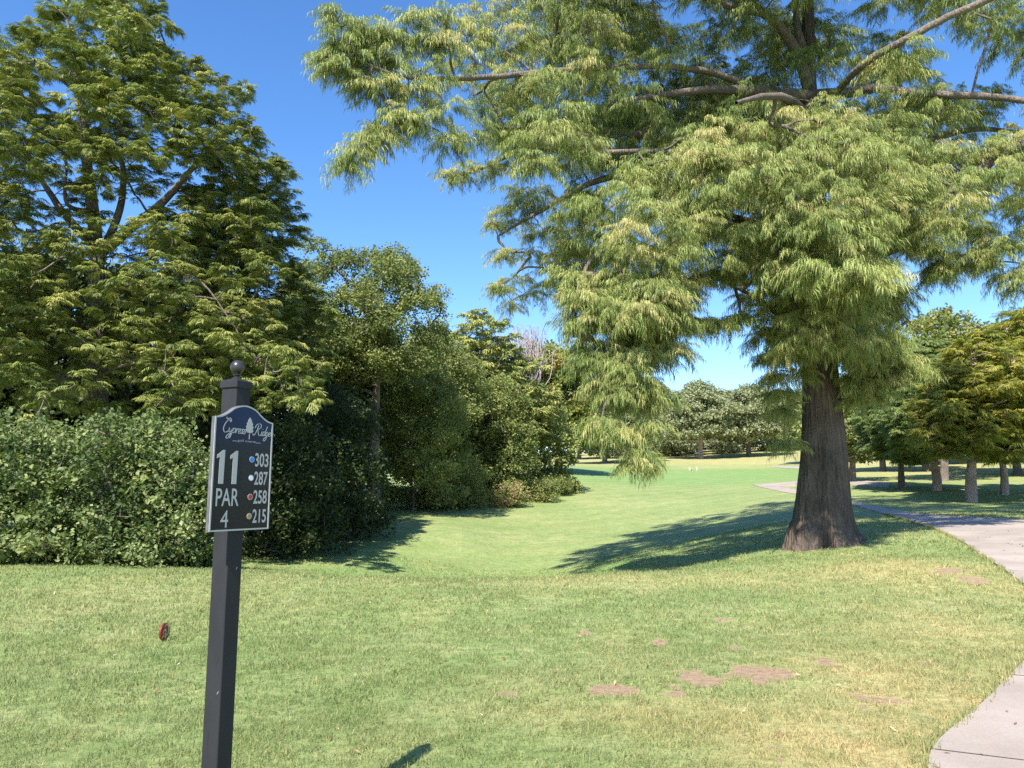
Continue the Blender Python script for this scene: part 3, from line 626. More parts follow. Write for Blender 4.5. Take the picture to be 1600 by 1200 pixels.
# ------------------------------------------------------------------ branching
def grow(trunk_pts, limbs, clumps, rs, tip=0.012, top_r=0.06, sag=0.06, nsides=5, kmax=3.2, expo=0.5):
    """attach every clump to the nearest skeleton node; returns merged branch mesh. limbs: list of (pts, r0, r1)"""
    nodes = []; par = []; fixed = []
    for p in trunk_pts: nodes.append(np.array(p)); par.append(len(nodes) - 2 if len(nodes) > 1 else -1); fixed.append(True)
    V = []; Fc = []; base = 0
    def addtube(pts, rad, n):
        nonlocal base
        v, f = tube_np(np.array(pts), np.array(rad), n); V.append(v); Fc.append(f + base); base += len(v)
    for (pts, r0, r1) in limbs:
        pts = catmull(pts, 5); pts = pts + np.cumsum(rs.randn(*pts.shape), 0) * 0.01; addtube(pts, np.linspace(r0, r1, len(pts)), 9)
        for i, p in enumerate(pts): nodes.append(p); par.append(-1); fixed.append(True)
    T = np.array(trunk_pts); C = np.asarray(clumps)
    if len(C) == 0: return np.concatenate(V), np.concatenate(Fc)
    axis_d = np.min(np.linalg.norm(C[:, None, :3] - np.array(nodes)[None], axis=2), axis=1)
    order = np.argsort(axis_d); segs = []; nroot = len(nodes)
    N = np.array(nodes); weight = [0] * len(nodes); parent = list(range(len(nodes)))
    parent = [-1] * len(nodes)
    for ci in order:
        c = C[ci, :3]; d = c - N; dist = np.linalg.norm(d, axis=1)
        cost = dist * (1 + 0.5 * np.clip(-(d[:, 2]) / (dist + 1e-6), 0, 1)) + 0.15 * np.where(np.arange(len(N)) < nroot, 0, 1)
        k = int(np.argmin(cost)); a = N[k]; prev = k; new = []
        for s in (0.35, 0.7, 1.0):
            p = a * (1 - s) + c * s + np.array([0, 0, sag * dist[k] * 4 * s * (1 - s)]) + rs.randn(3) * 0.04 * dist[k] * (s < 1)
            new.append(p); parent.append(prev); weight.append(0); prev = len(parent) - 1
        N = np.vstack([N, np.array(new)]); weight[prev] += 1.0 + C[ci, 3]
    W = np.array(weight, float)
    for i in range(len(parent) - 1, -1, -1):
        if parent[i] >= 0: W[parent[i]] += W[i]
    i = nroot
    while i < len(parent):
        p0 = parent[i]; pts = [N[p0], N[i], N[i + 1], N[i + 2]]
        ws = np.array([W[i], W[i], W[i + 1], W[i + 2]]); rad = tip * np.maximum(ws, 0.5) ** expo; rad = np.minimum(rad, tip * kmax * 3)
        pts = catmull(pts, 3); rad = np.interp(np.linspace(0, 3, len(pts)), [0, 1, 2, 3], rad * np.array([1, .95, .85, .45])); addtube(pts, rad, nsides); i += 3
    return np.concatenate(V), np.concatenate(Fc)

def trunk_mesh(pts, radii, n=24, flute=0.0, nfl=7, rs=None, m=8, flare=None):
    P = catmull(pts, m); s = np.linspace(0, 1, len(P)); R = np.interp(np.linspace(0, len(radii) - 1, len(P)), np.arange(len(radii)), radii)
    V, Fc = tube_np(P, R, n); V = V.reshape(len(P), n, 3); ang = np.arange(n) * 2 * math.pi / n
    if flute > 0:
        ph = 0.0
        for k in range(len(P)):
            amp = flute * (0.25 + 0.75 * (1 - s[k]) ** 3)
            f = 1 + amp * (np.sin(ang * nfl + 2.0 * s[k]) * 0.5 + np.sin(ang * (nfl - 3) + 1.1 - s[k]) * 0.4) + 0.05 * flute * 6 * (fbm(ang * 3.3 + 3, np.full(n, s[k] * 6), 3) - .5)
            f += 0.03 * np.sin(ang * 23 + 3 * np.sin(s[k] * 9)) * (flute > 0.05)
            V[k] = P[k] + (V[k] - P[k]) * f[:, None]
    return V.reshape(-1, 3), Fc

# ---- sampling clumps inside an outline seen from the camera, at real distance and with real depth
def edge_dist(px, py, poly):
    p = np.stack([px, py], 1)[:, None]; a = np.array(poly, float)[None]; b = np.roll(np.array(poly, float), -1, 0)[None]
    ab = b - a; t = np.clip(((p - a) * ab).sum(-1) / ((ab ** 2).sum(-1) + 1e-9), 0, 1); return np.sqrt(((p - a - ab * t[..., None]) ** 2).sum(-1)).min(1)
def clumps_in(poly, r, Yc, T, n, rs, holes=(), front=0.0, minsep=0.55, topY=None):
    """poly in photo px, r clump radius px (lo,hi), Yc depth, T half thickness in m, n wanted"""
    pl = np.array(poly, float); x0, y0 = pl.min(0); x1, y1 = pl.max(0); out = []; tries = 0; pts = []
    X = x0 + rs.rand(n * 40) * (x1 - x0); Y = y0 + rs.rand(n * 40) * (y1 - y0); ok = in_poly(X, Y, pl); X = X[ok]; Y = Y[ok]
    ed = edge_dist(X, Y, pl); em = max(ed.max(), 1)
    for i in range(len(X)):
        rr = r[0] + rs.rand() * (r[1] - r[0]); rr = min(rr, ed[i] + r[0] * 0.45)
        if any((X[i] - h[0]) ** 2 + (Y[i] - h[1]) ** 2 < (h[2] + rr * 0.5) ** 2 for h in holes): continue
        k = ed[i] / em; half = T * math.sqrt(max(0.05, 1 - (1 - min(1, k * 1.2)) ** 2)); dz = (rs.rand() * 2 - 1) * half
        if front > 0: dz = dz - front * half; dz = max(dz, -half)
        dep = Yc + dz; c = unproj(X[i], Y[i], dep); cr = rr * dep / F
        if pts:
            A = np.array(pts); dd = np.linalg.norm(A[:, :3] - c, axis=1)
            if (dd < minsep * (A[:, 3] + cr)).any(): continue
        pts.append(np.array([c[0], c[1], c[2], cr]))
        if len(pts) >= n: break
    return pts

def make_tree(name, label, cat, base, trunk, radii, clumps, tname, mat, dens, seed, group=None, bark='bark_s', hang=0.0, flat=0.7, scale=1.0,
              limbs=(), tip=0.014, vbase=0.5, vspread=0.22, extra=None, flute=0.0, shell=0.45, nside=14, crown_name='crown', expo=0.5, sag=0.06):
    rs = np.random.RandomState(seed); base = np.array(base, float); root = empty(name, base); tag(root, label, cat, group)
    C = np.array(clumps); C = C.copy(); C[:, :3] -= base
    tr = np.array(trunk, float) - base
    if len(tr) > 1:
        Vt, Ft = trunk_mesh(tr, radii, nside, flute, 7, rs)
    lb = [(np.array(p, float) - base, a, b) for (p, a, b) in limbs]
    tnodes = catmull(tr, 4) if len(tr) > 1 else tr
    lo = tnodes[:, 2] > min(C[:, 2].min() - 0.5, tnodes[:, 2].max() * 0.8); tn = tnodes[lo] if lo.sum() > 1 else tnodes
    V, Fc = grow(tn, lb, C, rs, tip=tip, expo=expo, sag=sag)
    mesh_obj('trunk' if crown_name == 'crown' else 'stems', np.concatenate([Vt, V]), np.concatenate([Ft, Fc + len(Vt)]), M[bark], root, smooth=True)
    if isinstance(dens, tuple): V, Fc, va = tufts(C, tname, dens[0], dens[1], rs, scale, flat, vbase, vspread)
    else: V, Fc, va = foliage(C, tname, dens, rs, scale, hang, flat, shell, vbase, vspread)
    mats = [M[mat]]; mi = None
    if extra:
        # extra: list of (tname, mat, dens, scale, hang, vbase, which-mask)
        VV = [V]; FF = [Fc]; AA = [va]; MI = [np.zeros(len(Fc), int)]; b = len(V)
        for e in extra:
            v2, f2, a2 = foliage(C[e[6](C)] if e[6] else C, e[0], e[2], rs, e[3], e[4], flat, shell, e[5], vspread)
            VV.append(v2); FF.append(f2 + b); AA.append(a2); b += len(v2); mats.append(M[e[1]]); MI.append(np.full(len(f2), len(mats) - 1))
        V = np.concatenate(VV); Fc = np.concatenate(FF); va = np.concatenate(AA); mi = np.concatenate(MI)
    mesh_obj(crown_name, V, Fc, mats, root, matidx=mi, attrs={'var': va})
    return root

def copy_tree(root, loc, rz, s, label, group=None):
    r = root.copy(); COL.objects.link(r); r.location = loc; r.rotation_euler = (0, 0, rz); r.scale = (s, s, s); r['label'] = label
    if group: r['group'] = group
    for ch in list(root.children):
        c = ch.copy(); COL.objects.link(c); c.parent = r
    return r

# ================================================================== the great weeping cypress by the path
def hero():
    rs = np.random.RandomState(21)
    Y0 = 20.0; b = ground_at(1287, Y0); u = lambda x, y, d=Y0: unproj(x, y, d)
    tp = [b + np.array([0, 0, -0.25]), b + np.array([0, 0, 0.25]), u(1287, 815), u(1288, 770), u(1288, 700), u(1284, 610), u(1281, 500), u(1277, 380), u(1270, 240), u(1266, 130), u(1264, 0), u(1262, -180), u(1262, -380)]
    pxm = Y0 / F / 2; rad = np.array([124, 109, 93, 82, 71, 60, 51, 46, 36, 26, 19, 13, 4]) * pxm
    root = empty('weeping_cypress', b)
    tag(root, 'huge weeping cypress with a flared furrowed trunk standing beside the concrete path', 'tree')
    V, Fc = trunk_mesh([p - b for p in tp], rad, 72, 0.16, 7, rs, 8)
    # root flare running out into the turf
    a = np.arctan2(V[:, 1], V[:, 0]); low = np.clip(1 - V[:, 2] / 1.3, 0, 1) ** 2
    k = 0.93 + low * (-0.04 + 0.19 * np.sin(a * 5 + 1.1) + 0.09 * np.sin(a * 11)); V[:, 0] *= k; V[:, 1] *= k
    rr = fbm(a * 9 + 50, V[:, 2] * 0.55, 4); k2 = 1 + 0.10 * (rr - .5); V[:, 0] *= k2; V[:, 1] *= k2
    Vt, Ft = V, Fc
    L = [
        ([u(1268, 150), u(1200, 147, 19.4), u(1140, 143, 18.8), u(1060, 150, 18.2), u(960, 165, 17.5)], .20, .05),
        ([u(1270, 150), u(1315, 148, 19.6), u(1370, 138, 19), u(1440, 147, 18.6), u(1575, 155, 18), u(1680, 170, 17.5)], .17, .06),
        ([u(1266, 140), u(1238, 68, 19.5), u(1198, 25, 19), u(1150, 14, 18.4), u(1060, -20, 17.8)], .17, .06),
        ([u(1266, 105), u(1246, 50, 19.9), u(1236, -30, 20.4), u(1200, -160, 21)], .13, .04),
        ([u(1270, 190, 20), u(1310, 140, 18.5), u(1356, 92, 17), u(1430, 50, 16.2), u(1500, 12, 15.8), u(1600, -35, 15)], .09, .08),
        ([u(1278, 420), u(1350, 400, 19.4), u(1428, 368, 18.8), u(1465, 325, 18.3), u(1500, 290, 18), u(1560, 245, 17.6), u(1680, 190, 17)], .26, .09),
        ([u(1274, 330), u(1200, 300, 19), u(1120, 262, 18), u(1060, 237, 17.4), u(900, 238, 16.4), u(835, 232, 16)], .14, .03),
        ([u(1278, 400), u(1180, 350, 18.6), u(1050, 330, 17), u(960, 370, 16.6), u(915, 430, 16.2), u(900, 520, 15.8)], .13, .02),
        ([u(1272, 280), u(1150, 250, 20), u(1000, 210, 20.6), u(880, 205, 20.8), u(800, 240, 20.6), u(735, 268, 20.3), u(690, 276, 20)], .13, .02),
        ([u(1268, 180), u(1100, 110, 19), u(900, 110, 18), u(760, 120, 16.2), u(660, 125, 14.6), u(590, 105, 14.2), u(555, 75, 14), u(530, 25, 14)], .10, .010),
        ([u(1274, 300), u(1100, 260, 22), u(950, 280, 23), u(850, 330, 23.5), u(780, 370, 24)], .18, .03),
        ([u(1274, 300), u(1400, 240, 22), u(1520, 200, 23.5), u(1650, 210, 24)], .18, .05),
        ([u(1282, 500), u(1220, 490, 19), u(1190, 470, 18.4), u(1150, 450, 17.6)], .12, .03),
        ([u(1283, 520), u(1340, 480, 19.2), u(1390, 470, 18.8), u(1420, 500, 18.6)], .12, .02),
        ([u(1270, 200), u(1240, 160, 17.5), u(1200, 150, 15), u(1150, 160, 12.6)], .16, .03),
        ([u(1264, -40), u(1100, -90, 19), u(950, -100, 18), u(820, -60, 17.5)], .14, .03),
        ([u(1264, -40), u(1420, -110, 19), u(1580, -120, 18.5), u(1750, -60, 18)], .14, .03),
        ([u(1264, -60), u(1270, -150, 22), u(1260, -220, 24)], .12, .03),
        ([u(1560, 245, 17.6), u(1680, 300, 17), u(1800, 380, 16.5)], .10, .03),
    ]
    lb = [(np.array(p) - b, r0, r1) for p, r0, r1 in L]
    # --- foliage clumps: near side curtain, inner crown, back of the crown
    E = []
    for (x, y, r, d) in [(531, 22, 17, 16), (527, 60, 20, 16), (519, 88, 16, 16), (556, 38, 13, 16.1), (548, 84, 20, 16.2), (532, 105, 13, 16), (585, 50, 13, 16.6), (566, 72, 12, 16.5),
                         (596, 85, 22, 16.5), (625, 100, 26, 16.7), (638, 40, 24, 17), (655, 62, 24, 17), (612, 55, 12, 16.6), (690, 22, 20, 17.4), (715, 40, 22, 17.4), (700, 70, 20, 17.2),
                         (570, 130, 12, 16.4), (590, 138, 24, 16.6), (640, 145, 32, 16.8), (680, 120, 30, 17), (610, 175, 24, 16.6), (660, 185, 30, 16.9), (700, 170, 34, 17.2),
                         (580, 212, 20, 16.4), (605, 200, 20, 16.5), (558, 235, 15, 16.2), (632, 190, 18, 16.6), (548, 255, 9, 16.2), (700, 225, 18, 17.3), (735, 205, 32, 17.5), (745, 100, 40, 17.4), (740, 150, 38, 17.5),
                         (730, 60, 26, 17.6), (765, 25, 38, 17.8), (790, 80, 42, 17.6), (800, 140, 42, 17.6), (790, 200, 34, 17.7),
                         (700, 275, 12, 20), (725, 268, 14, 20.2), (760, 262, 16, 20.4), (800, 248, 18, 20.5),
                         (820, 240, 30, 15.6), (850, 222, 36, 15.6), (885, 195, 42, 15.7), (905, 215, 36, 15.8), (850, 260, 26, 15.6), (920, 240, 30, 16),
                         (780, 330, 16, 24), (800, 345, 26, 23.8), (835, 320, 30, 23.5), (850, 360, 28, 23), (790, 395, 20, 24), (830, 400, 30, 23.4), (800, 470, 24, 23.6), (840, 455, 34, 23), (770, 350, 12, 24), (860, 420, 30, 22.6), (820, 300, 20, 23.6), (800, 435, 18, 23.6), (780, 450, 14, 23.8)]:
        d = d * 0.87 if (x < 705 and y < 262 and d < 19) else d; c = u(x, y, d); E.append([c[0], c[1], c[2], r * d / F * (.82 if x < 705 else 1)])
    main_holes = [(1080, 60, 14), (1290, 150, 16), (1470, 85, 40), (1560, 110, 36), (1340, 30, 26), (1540, 230, 14), (990, 330, 4), (860, 300, 18), (1120, 235, 12), (1030, 120, 8), (1460, 235, 12)]
    A = clumps_in([(760, -20), (1600, -20), (1640, 180), (1420, 215), (1250, 225), (1000, 240), (850, 250), (770, 225)], (34, 52), 20, 3.6, 100, rs, main_holes, 0.0, 0.5)
    B = clumps_in([(885, 330), (960, 262), (1060, 215), (1160, 180), (1280, 165), (1400, 200), (1435, 270), (1415, 380), (1375, 435), (1300, 490), (1235, 470), (1175, 415), (1090, 440), (1000, 480), (895, 450), (880, 400)], (32, 50), 17.4, 2.4, 120, rs, (), 0.35, 0.48)
    Cc = clumps_in([(885, 430), (1060, 430), (1055, 520), (1040, 570), (1015, 615), (985, 655), (950, 625), (918, 555)], (17, 28), 16.5, 1.7, 72, rs, (), 0.0, 0.45)
    D = clumps_in([(1225, 430), (1385, 430), (1385, 520), (1410, 560), (1390, 590), (1345, 570), (1322, 560), (1305, 520), (1272, 520), (1252, 540), (1222, 570), (1215, 540)], (18, 30), 18.9, 0.9, 56, rs, (), 0.2, 0.45)
    G = clumps_in([(1400, 245), (1620, 200), (1640, 430), (1560, 400), (1500, 420), (1462, 408), (1432, 385)], (28, 44), 18.4, 1.8, 46, rs, [(1440, 350, 22), (1395, 265, 14), (1540, 300, 10)], 0.2, 0.5)
    Bk = clumps_in([(820, 30), (1560, 30), (1560, 360), (1400, 420), (1250, 440), (1100, 420), (900, 420), (820, 300)], (44, 64), 23.0, 1.8, 66, rs, main_holes, 0.0, 0.55)
    O = clumps_in([(780, -50), (880, -250), (1100, -390), (1260, -460), (1420, -390), (1620, -250), (1800, -60), (1900, 150), (1880, 420), (1700, 420), (1650, 200), (1640, -20)], (60, 90), 20, 4.0, 95, rs, (), 0.0, 0.55)
    OF = clumps_in([(840, -60), (880, -230), (1020, -330), (1240, -350), (1330, -220), (1330, -60), (1250, -20), (1100, -20), (930, -15)], (40, 62), 16.6, 2.2, 62, rs, (), 0.0, 0.5)  # unseen dense overhang, added to shade the upper crown
    OF += clumps_in([(1215, 330), (1360, 330), (1365, 455), (1215, 455)], (15, 26), 15.8, 1.5, 26, rs, (), 0.0, 0.5)  # front clumps added to shade the lower trunk
    S = []
    for (x, y, r, d) in [(1100, 500, 8, 17), (1130, 503, 12, 17), (1155, 498, 10, 17.2), (1205, 555, 9, 19), (1210, 585, 9, 19), (1218, 612, 8, 19), (1225, 640, 6, 19.2), (1175, 470, 22, 18), (1200, 500, 20, 18.5), (1185, 525, 14, 18.6),
                         (1350, 600, 20, 19.2), (1375, 615, 18, 19.2), (1400, 585, 18, 19.1), (1355, 565, 20, 19), (1335, 590, 14, 19.2), (1340, 620, 10, 19.3), (1425, 575, 12, 19), (1330, 545, 18, 18.9),
                         (1245, 580, 14, 19.0), (1225, 690, 6, 19.2), (992, 718, 4, 15.6), (1000, 708, 5, 15.6), (965, 672, 8, 15.5), (1030, 620, 8, 16), (940, 655, 7, 15.5), (1010, 665, 4, 16), (1055, 545, 10, 16), (1065, 500, 12, 16),
                         (1250, 500, 26, 16.6), (1285, 490, 28, 16.4), (1325, 500, 28, 16.4), (1300, 528, 22, 16.6), (1350, 530, 22, 16.7), (1260, 530, 18, 16.8), (1230, 540, 16, 17), (1385, 520, 20, 17), (1405, 465, 14, 18.6), (1460, 430, 12, 18.2), (1480, 420, 16, 18.2), (1530, 410, 18, 18), (1570, 430, 14, 17.8), (1595, 440, 16, 17.6), (1550, 380, 24, 17.8)]:  # first clumps of this row added to shade the trunk front
        c = u(x, y, d); S.append([c[0], c[1], c[2], r * d / F])
    near = np.array(E + B + Cc + D + G + S); inner = np.array(A + Bk + O + OF)
    near[:, :3] -= b; inner[:, :3] -= b
    allc = np.vstack([near, inner])
    tn = catmull(np.array(tp) - b, 4); tn = tn[tn[:, 2] > 3.4]
    V, Fc = grow(tn, lb, allc, rs, tip=0.013, sag=0.05, nsides=6)
    # the sawn limb above the crown and hanging twigs share the limbs mesh
    mesh_obj('trunk', np.concatenate([Vt, V]), np.concatenate([Ft, Fc + len(Vt)]), [M['bark'], M['bark_s']], root, matidx=np.repeat([0, 1], [len(Ft), len(Fc)]), smooth=True)
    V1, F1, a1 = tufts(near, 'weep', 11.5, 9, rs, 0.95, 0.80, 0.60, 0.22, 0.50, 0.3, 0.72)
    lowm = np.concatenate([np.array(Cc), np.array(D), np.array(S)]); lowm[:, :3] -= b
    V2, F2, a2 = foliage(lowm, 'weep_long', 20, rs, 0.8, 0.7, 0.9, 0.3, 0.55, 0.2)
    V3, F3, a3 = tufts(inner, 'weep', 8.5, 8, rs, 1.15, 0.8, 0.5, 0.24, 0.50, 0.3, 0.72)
    top = near[near[:, 2] > 3]; v4 = top[rs.randint(0, len(top), 90)]; d = rs.randn(90, 3); d[:, 1] = -np.abs(d[:, 1]); d /= np.linalg.norm(d, axis=1)[:, None]
    cc = v4[:, :3] + d * v4[:, 3:4] * 0.95
    oc = np.array([[0, 0, 1], [1, 0, 0], [0, 1, 0], [-1, 0, 0], [0, -1, 0], [0, 0, -1]], float) * 0.022
    of = np.array([[0, 1, 2], [0, 2, 3], [0, 3, 4], [0, 4, 1], [5, 2, 1], [5, 3, 2], [5, 4, 3], [5, 1, 4]])
    V5 = (cc[:, None] + oc[None]).reshape(-1, 3); F5 = (of[None] + (np.arange(90) * 6)[:, None, None]).reshape(-1, 3)
    n1 = len(V1); n2 = n1 + len(V2); n3 = n2 + len(V3)
    Fa = np.concatenate([F1, F2 + n1, F3 + n2, F5 + n3]); mi = np.concatenate([np.zeros(len(F1) + len(F2) + len(F3), int), np.ones(len(F5), int)])
    mesh_obj('crown', np.concatenate([V1, V2, V3, V5]), Fa, [M['cyp_big'], M['cone']], root, matidx=mi, attrs={'var': np.concatenate([a1, a2, a3, np.zeros(len(V5))])})
hero()

# ================================================================== trees of the left wood
U = unproj
def trunk_px(px, Y, rows, r0, r1):
    """trunk from the ground at column px, through (px, py) rows, with radii from r0 to r1"""
    g = ground_at(px, Y); pts = [g + np.array([0, 0, -0.2])] + [U(x, y, Y + (d if d else 0)) for (x, y, d) in rows]
    return g, pts, list(np.linspace(r0, r1, len(pts)))

def left_wood():
    rs = np.random.RandomState(3)
    # 1 the tall open cypress
    Y = 26; g, tp, rd = trunk_px(150, Y, [(152, 620, 0), (150, 480, 0), (150, 380, 0), (135, 250, 0), (118, 120, 0), (105, 30, 0)], 0.42, 0.04)
    H = [(262, 288, 15), (95, 265, 12), (215, 240, 4), (60, 130, 8), (20, 30, 20), (70, 300, 10), (150, 60, 8)]
    c = clumps_in([(-60, 160), (0, 90), (40, 55), (78, 12), (128, -40), (215, -45), (262, 20), (252, 75), (300, 100), (335, 118), (368, 128), (378, 170), (398, 200), (395, 262), (360, 290), (310, 310), (240, 318), (120, 320), (0, 330), (-60, 330)], (26, 46), Y, 3.2, 150, rs, H, 0.15, 0.44)
    c += [np.array([*U(x, y, d), r * d / F]) for (x, y, r, d) in [(82, 20, 12, 26), (92, 40, 18, 26), (70, 55, 16, 26), (380, 140, 14, 25.6), (385, 205, 16, 25.4), (250, 38, 18, 26), (240, 10, 20, 26), (200, 75, 26, 25), (360, 160, 22, 25.4), (310, 108, 12, 25.6)]]
    c2 = clumps_in([(-40, 330), (240, 335), (330, 300), (400, 320), (440, 420), (430, 520), (480, 575), (490, 625), (440, 650), (330, 640), (250, 650), (120, 640), (-40, 640)], (30, 50), 25.0, 2.6, 105, rs, [(350, 335, 16)], 0.3, 0.5)
    c2 += clumps_in([(235, 345), (300, 300), (350, 285), (410, 300), (430, 400), (330, 430), (250, 400)], (26, 40), 26.5, 2.0, 36, rs, (), 0.1, 0.45)
    c2 += [np.array([*U(x, y, d), r * d / F]) for (x, y, r, d) in [(230, 480, 30, 22.5), (285, 465, 32, 22.2), (330, 500, 36, 22), (370, 540, 34, 21.8), (420, 555, 30, 21.8), (465, 580, 24, 21.6), (260, 545, 30, 22), (215, 520, 26, 22.4), (270, 610, 28, 21.4), (300, 640, 20, 21.4), (240, 640, 20, 21.4), (70, 620, 34, 21.5), (120, 600, 28, 21.6), (30, 590, 34, 21.8), (60, 660, 22, 21), (110, 400, 32, 22.8), (50, 430, 36, 22.6), (20, 480, 30, 22.4), (90, 480, 30, 22.6), (480, 630, 20, 21.6), (410, 600, 22, 21.8)]]
    lim = [([U(150, 400, Y), U(200, 360, Y), U(255, 315, Y), U(300, 265, Y - .5), U(350, 210, Y - .8)], .22, .05), ([U(150, 390, Y), U(105, 340, Y), U(70, 290, Y), U(40, 230, Y)], .18, .05),
           ([U(150, 420, Y), U(185, 340, Y), U(195, 280, Y + .4), U(190, 200, Y + .5), U(200, 100, Y)], .16, .04), ([U(148, 330, Y), U(105, 320, Y - 1), U(102, 270, Y - 1)], .10, .04),
           ([U(150, 470, Y), U(220, 440, Y - 1.5), U(300, 430, Y - 3), U(360, 500, Y - 3), U(400, 570, Y - 3.2)], .05, .012), ([U(152, 520, Y), U(110, 500, Y - 2), U(60, 480, Y - 3), U(10, 480, Y - 3)], .10, .02),
           ([U(152, 590, Y), U(200, 570, Y - 2), U(250, 575, Y - 3.6), U(280, 610, Y - 4)], .07, .015), ([U(152, 600, Y), U(110, 590, Y - 2.4), U(60, 610, Y - 4)], .07, .015)]
    make_tree('bald_cypress', 'tall open crowned cypress at the photo\'s left with forked limbs against the sky', 'tree', g, tp, rd, c + c2, 'feather', 'cyp', (12, 8), 31, None, 'bark_s', 0.3, 0.7, 0.86, lim, 0.014, 0.5, 0.24,
              extra=[('leafy_b', 'bush', 26, 1.3, 0, 0.8, lambda C: (C[:, 0] + g[0] > U(150, 60, Y)[0]) & (C[:, 0] + g[0] < U(262, 60, Y)[0]) & (C[:, 2] + g[2] > U(200, 135, Y)[2]) & (C[:, 2] + g[2] < U(200, 30, Y)[2]))])
    # 2 the cypress leaning in front at the far left edge
    Y = 22.5; g, tp, rd = trunk_px(-70, Y, [(-66, 500, 0), (-64, 300, 0), (-55, 120, 0), (-50, 40, 0)], 0.35, 0.04)
    c = clumps_in([(-220, 200), (-120, 60), (-50, 20), (12, 60), (50, 120), (62, 200), (50, 330), (70, 450), (30, 560), (-80, 600), (-220, 560)], (30, 50), Y, 2.6, 70, rs, (), 0.2, 0.52)
    make_tree('bald_cypress', 'dense cypress cut off by the left edge of the photo beside the tall open one', 'tree', g, tp, rd, c, 'feather', 'cyp', (10, 8), 32, None, 'bark_s', 0.3, 0.65, 0.88, (), 0.014, 0.42, 0.22)
    # 3 darker cypress behind, filling x 330..460
    Y = 29.5; g, tp, rd = trunk_px(372, Y, [(372, 650, 0), (376, 480, 0), (384, 360, 0), (398, 280, 0)], 0.34, 0.05)
    c = clumps_in([(285, 345), (320, 285), (360, 248), (400, 236), (445, 262), (462, 320), (460, 375), (446, 400), (500, 460), (520, 560), (470, 640), (340, 640), (300, 480)], (24, 42), Y, 2.6, 125, rs, [(300, 335, 6)], 0.1, 0.45)
    make_tree('bald_cypress', 'darker cypress right behind the hole sign, its crown stepping down towards the open sky', 'tree', g, tp, rd, c, 'feather', 'cyp', (12, 8), 33, None, 'bark_s', 0.3, 0.75, 0.86,
              [([U(376, 470, Y), U(400, 380, Y), U(430, 320, Y - .6)], .14, .03)], 0.014, 0.42, 0.24)
    # 4 round broadleaf
    Y = 42; g, tp, rd = trunk_px(585, Y, [(585, 680, 0), (588, 600, 0), (592, 520, 0), (600, 430, 0)], 0.36, 0.06)
    c = clumps_in([(455, 420), (470, 385), (495, 372), (520, 392), (560, 400), (585, 392), (622, 388), (645, 410), (662, 440), (690, 452), (708, 465), (690, 480), (695, 540), (660, 590), (600, 600), (520, 610), (440, 600), (420, 500)], (16, 30), Y, 4.5, 205, rs, [(510, 455, 9), (640, 505, 8), (665, 495, 6), (478, 405, 8), (575, 430, 7), (610, 470, 8), (545, 500, 7), (660, 450, 5)], 0.15, 0.42)
    make_tree('broadleaf_tree', 'round broadleaf tree with forked grey limbs, tallest right of the hole sign', 'tree', g, tp, rd, c, 'leafy', 'broad', 56, 34, None, 'bark_s', 0, 0.85, 1.05,
              [([U(590, 560, Y), U(600, 500, Y - 1), U(630, 475, Y - 2), U(655, 455, Y - 2)], .16, .04), ([U(590, 540, Y), U(570, 480, Y - 1), U(545, 440, Y - 1.5), U(500, 400, Y - 1)], .16, .04)], 0.016, 0.5, 0.26)
    Y = 53; g, tp, rd = trunk_px(668, Y, [(668, 690, 0), (672, 620, 0), (676, 550, 0)], 0.25, 0.05)
    c = clumps_in([(625, 560), (640, 520), (665, 498), (690, 505), (712, 535), (735, 560), (760, 590), (750, 670), (640, 680), (610, 620)], (14, 26), Y, 3.5, 110, rs, [(700, 530, 5)], 0.2, 0.42)
    make_tree('broadleaf_tree', 'smaller broadleaf tree wedged between the round broadleaf tree and the light green cypress', 'tree', g, tp, rd, c, 'leafy', 'broad', 48, 134, None, 'bark_s', 0, 0.85, 1.15, (), 0.016, 0.65, 0.28)
    # 5 pointed light green cypress
    Y = 63; g, tp, rd = trunk_px(760, Y, [(760, 690, 0), (758, 600, 0), (754, 510, 0)], 0.34, 0.05)
    c = clumps_in([(672, 570), (690, 525), (715, 530), (730, 495), (752, 486), (778, 492), (800, 520), (806, 545), (838, 560), (860, 590), (870, 640), (840, 690), (700, 680), (670, 640)], (14, 27), Y, 5, 110, rs, [(722, 520, 6)], 0.2, 0.42)
    make_tree('bald_cypress', 'light green pointed cypress between the round broadleaf tree and the drooping curtain', 'tree', g, tp, rd, c, 'feather_c', 'cyp', (3.4, 8), 35, None, 'bark_s', 0.1, 0.5, 1.0, (), 0.018, 0.72, 0.22)
    # 6 autumn tinged broadleaf with visible dark trunk at the end of the wood
    Y = 92; g, tp, rd = trunk_px(873, Y, [(873, 700, 0), (872, 660, 0), (868, 600, 0)], 0.45, 0.1)
    c = clumps_in([(812, 610), (822, 560), (845, 540), (865, 534), (890, 545), (912, 575), (925, 625), (928, 670), (915, 705), (895, 700), (850, 705), (820, 690)], (11, 20), Y, 6, 130, rs, (), 0.2, 0.42)
    make_tree('broadleaf_tree', 'broadleaf tree with yellowing top and dark trunk where the wood ends on the fairway', 'tree', g, tp, rd, c, 'leafy_c', 'autumn', 15, 36, None, 'bark_s', 0, 0.85, 1.3, (), 0.03, 0.35, 0.25)
    # 7 bare tree showing over the wood
    Y = 84; g = ground_at(826, Y); root = empty('bare_tree', g); tag(root, 'leafless pale twiggy treetop poking above the wood left of the drooping curtain', 'tree')
    r2 = np.random.RandomState(8); mb_v = []; mb_f = []; bs = 0
    T0 = U(826, 600, Y) - g; v, f = tube_np(np.array([[0, 0, -.2], T0 * .6, T0]), np.array([.2, .15, .1]), 6); mb_v.append(v); mb_f.append(f); bs += len(v)
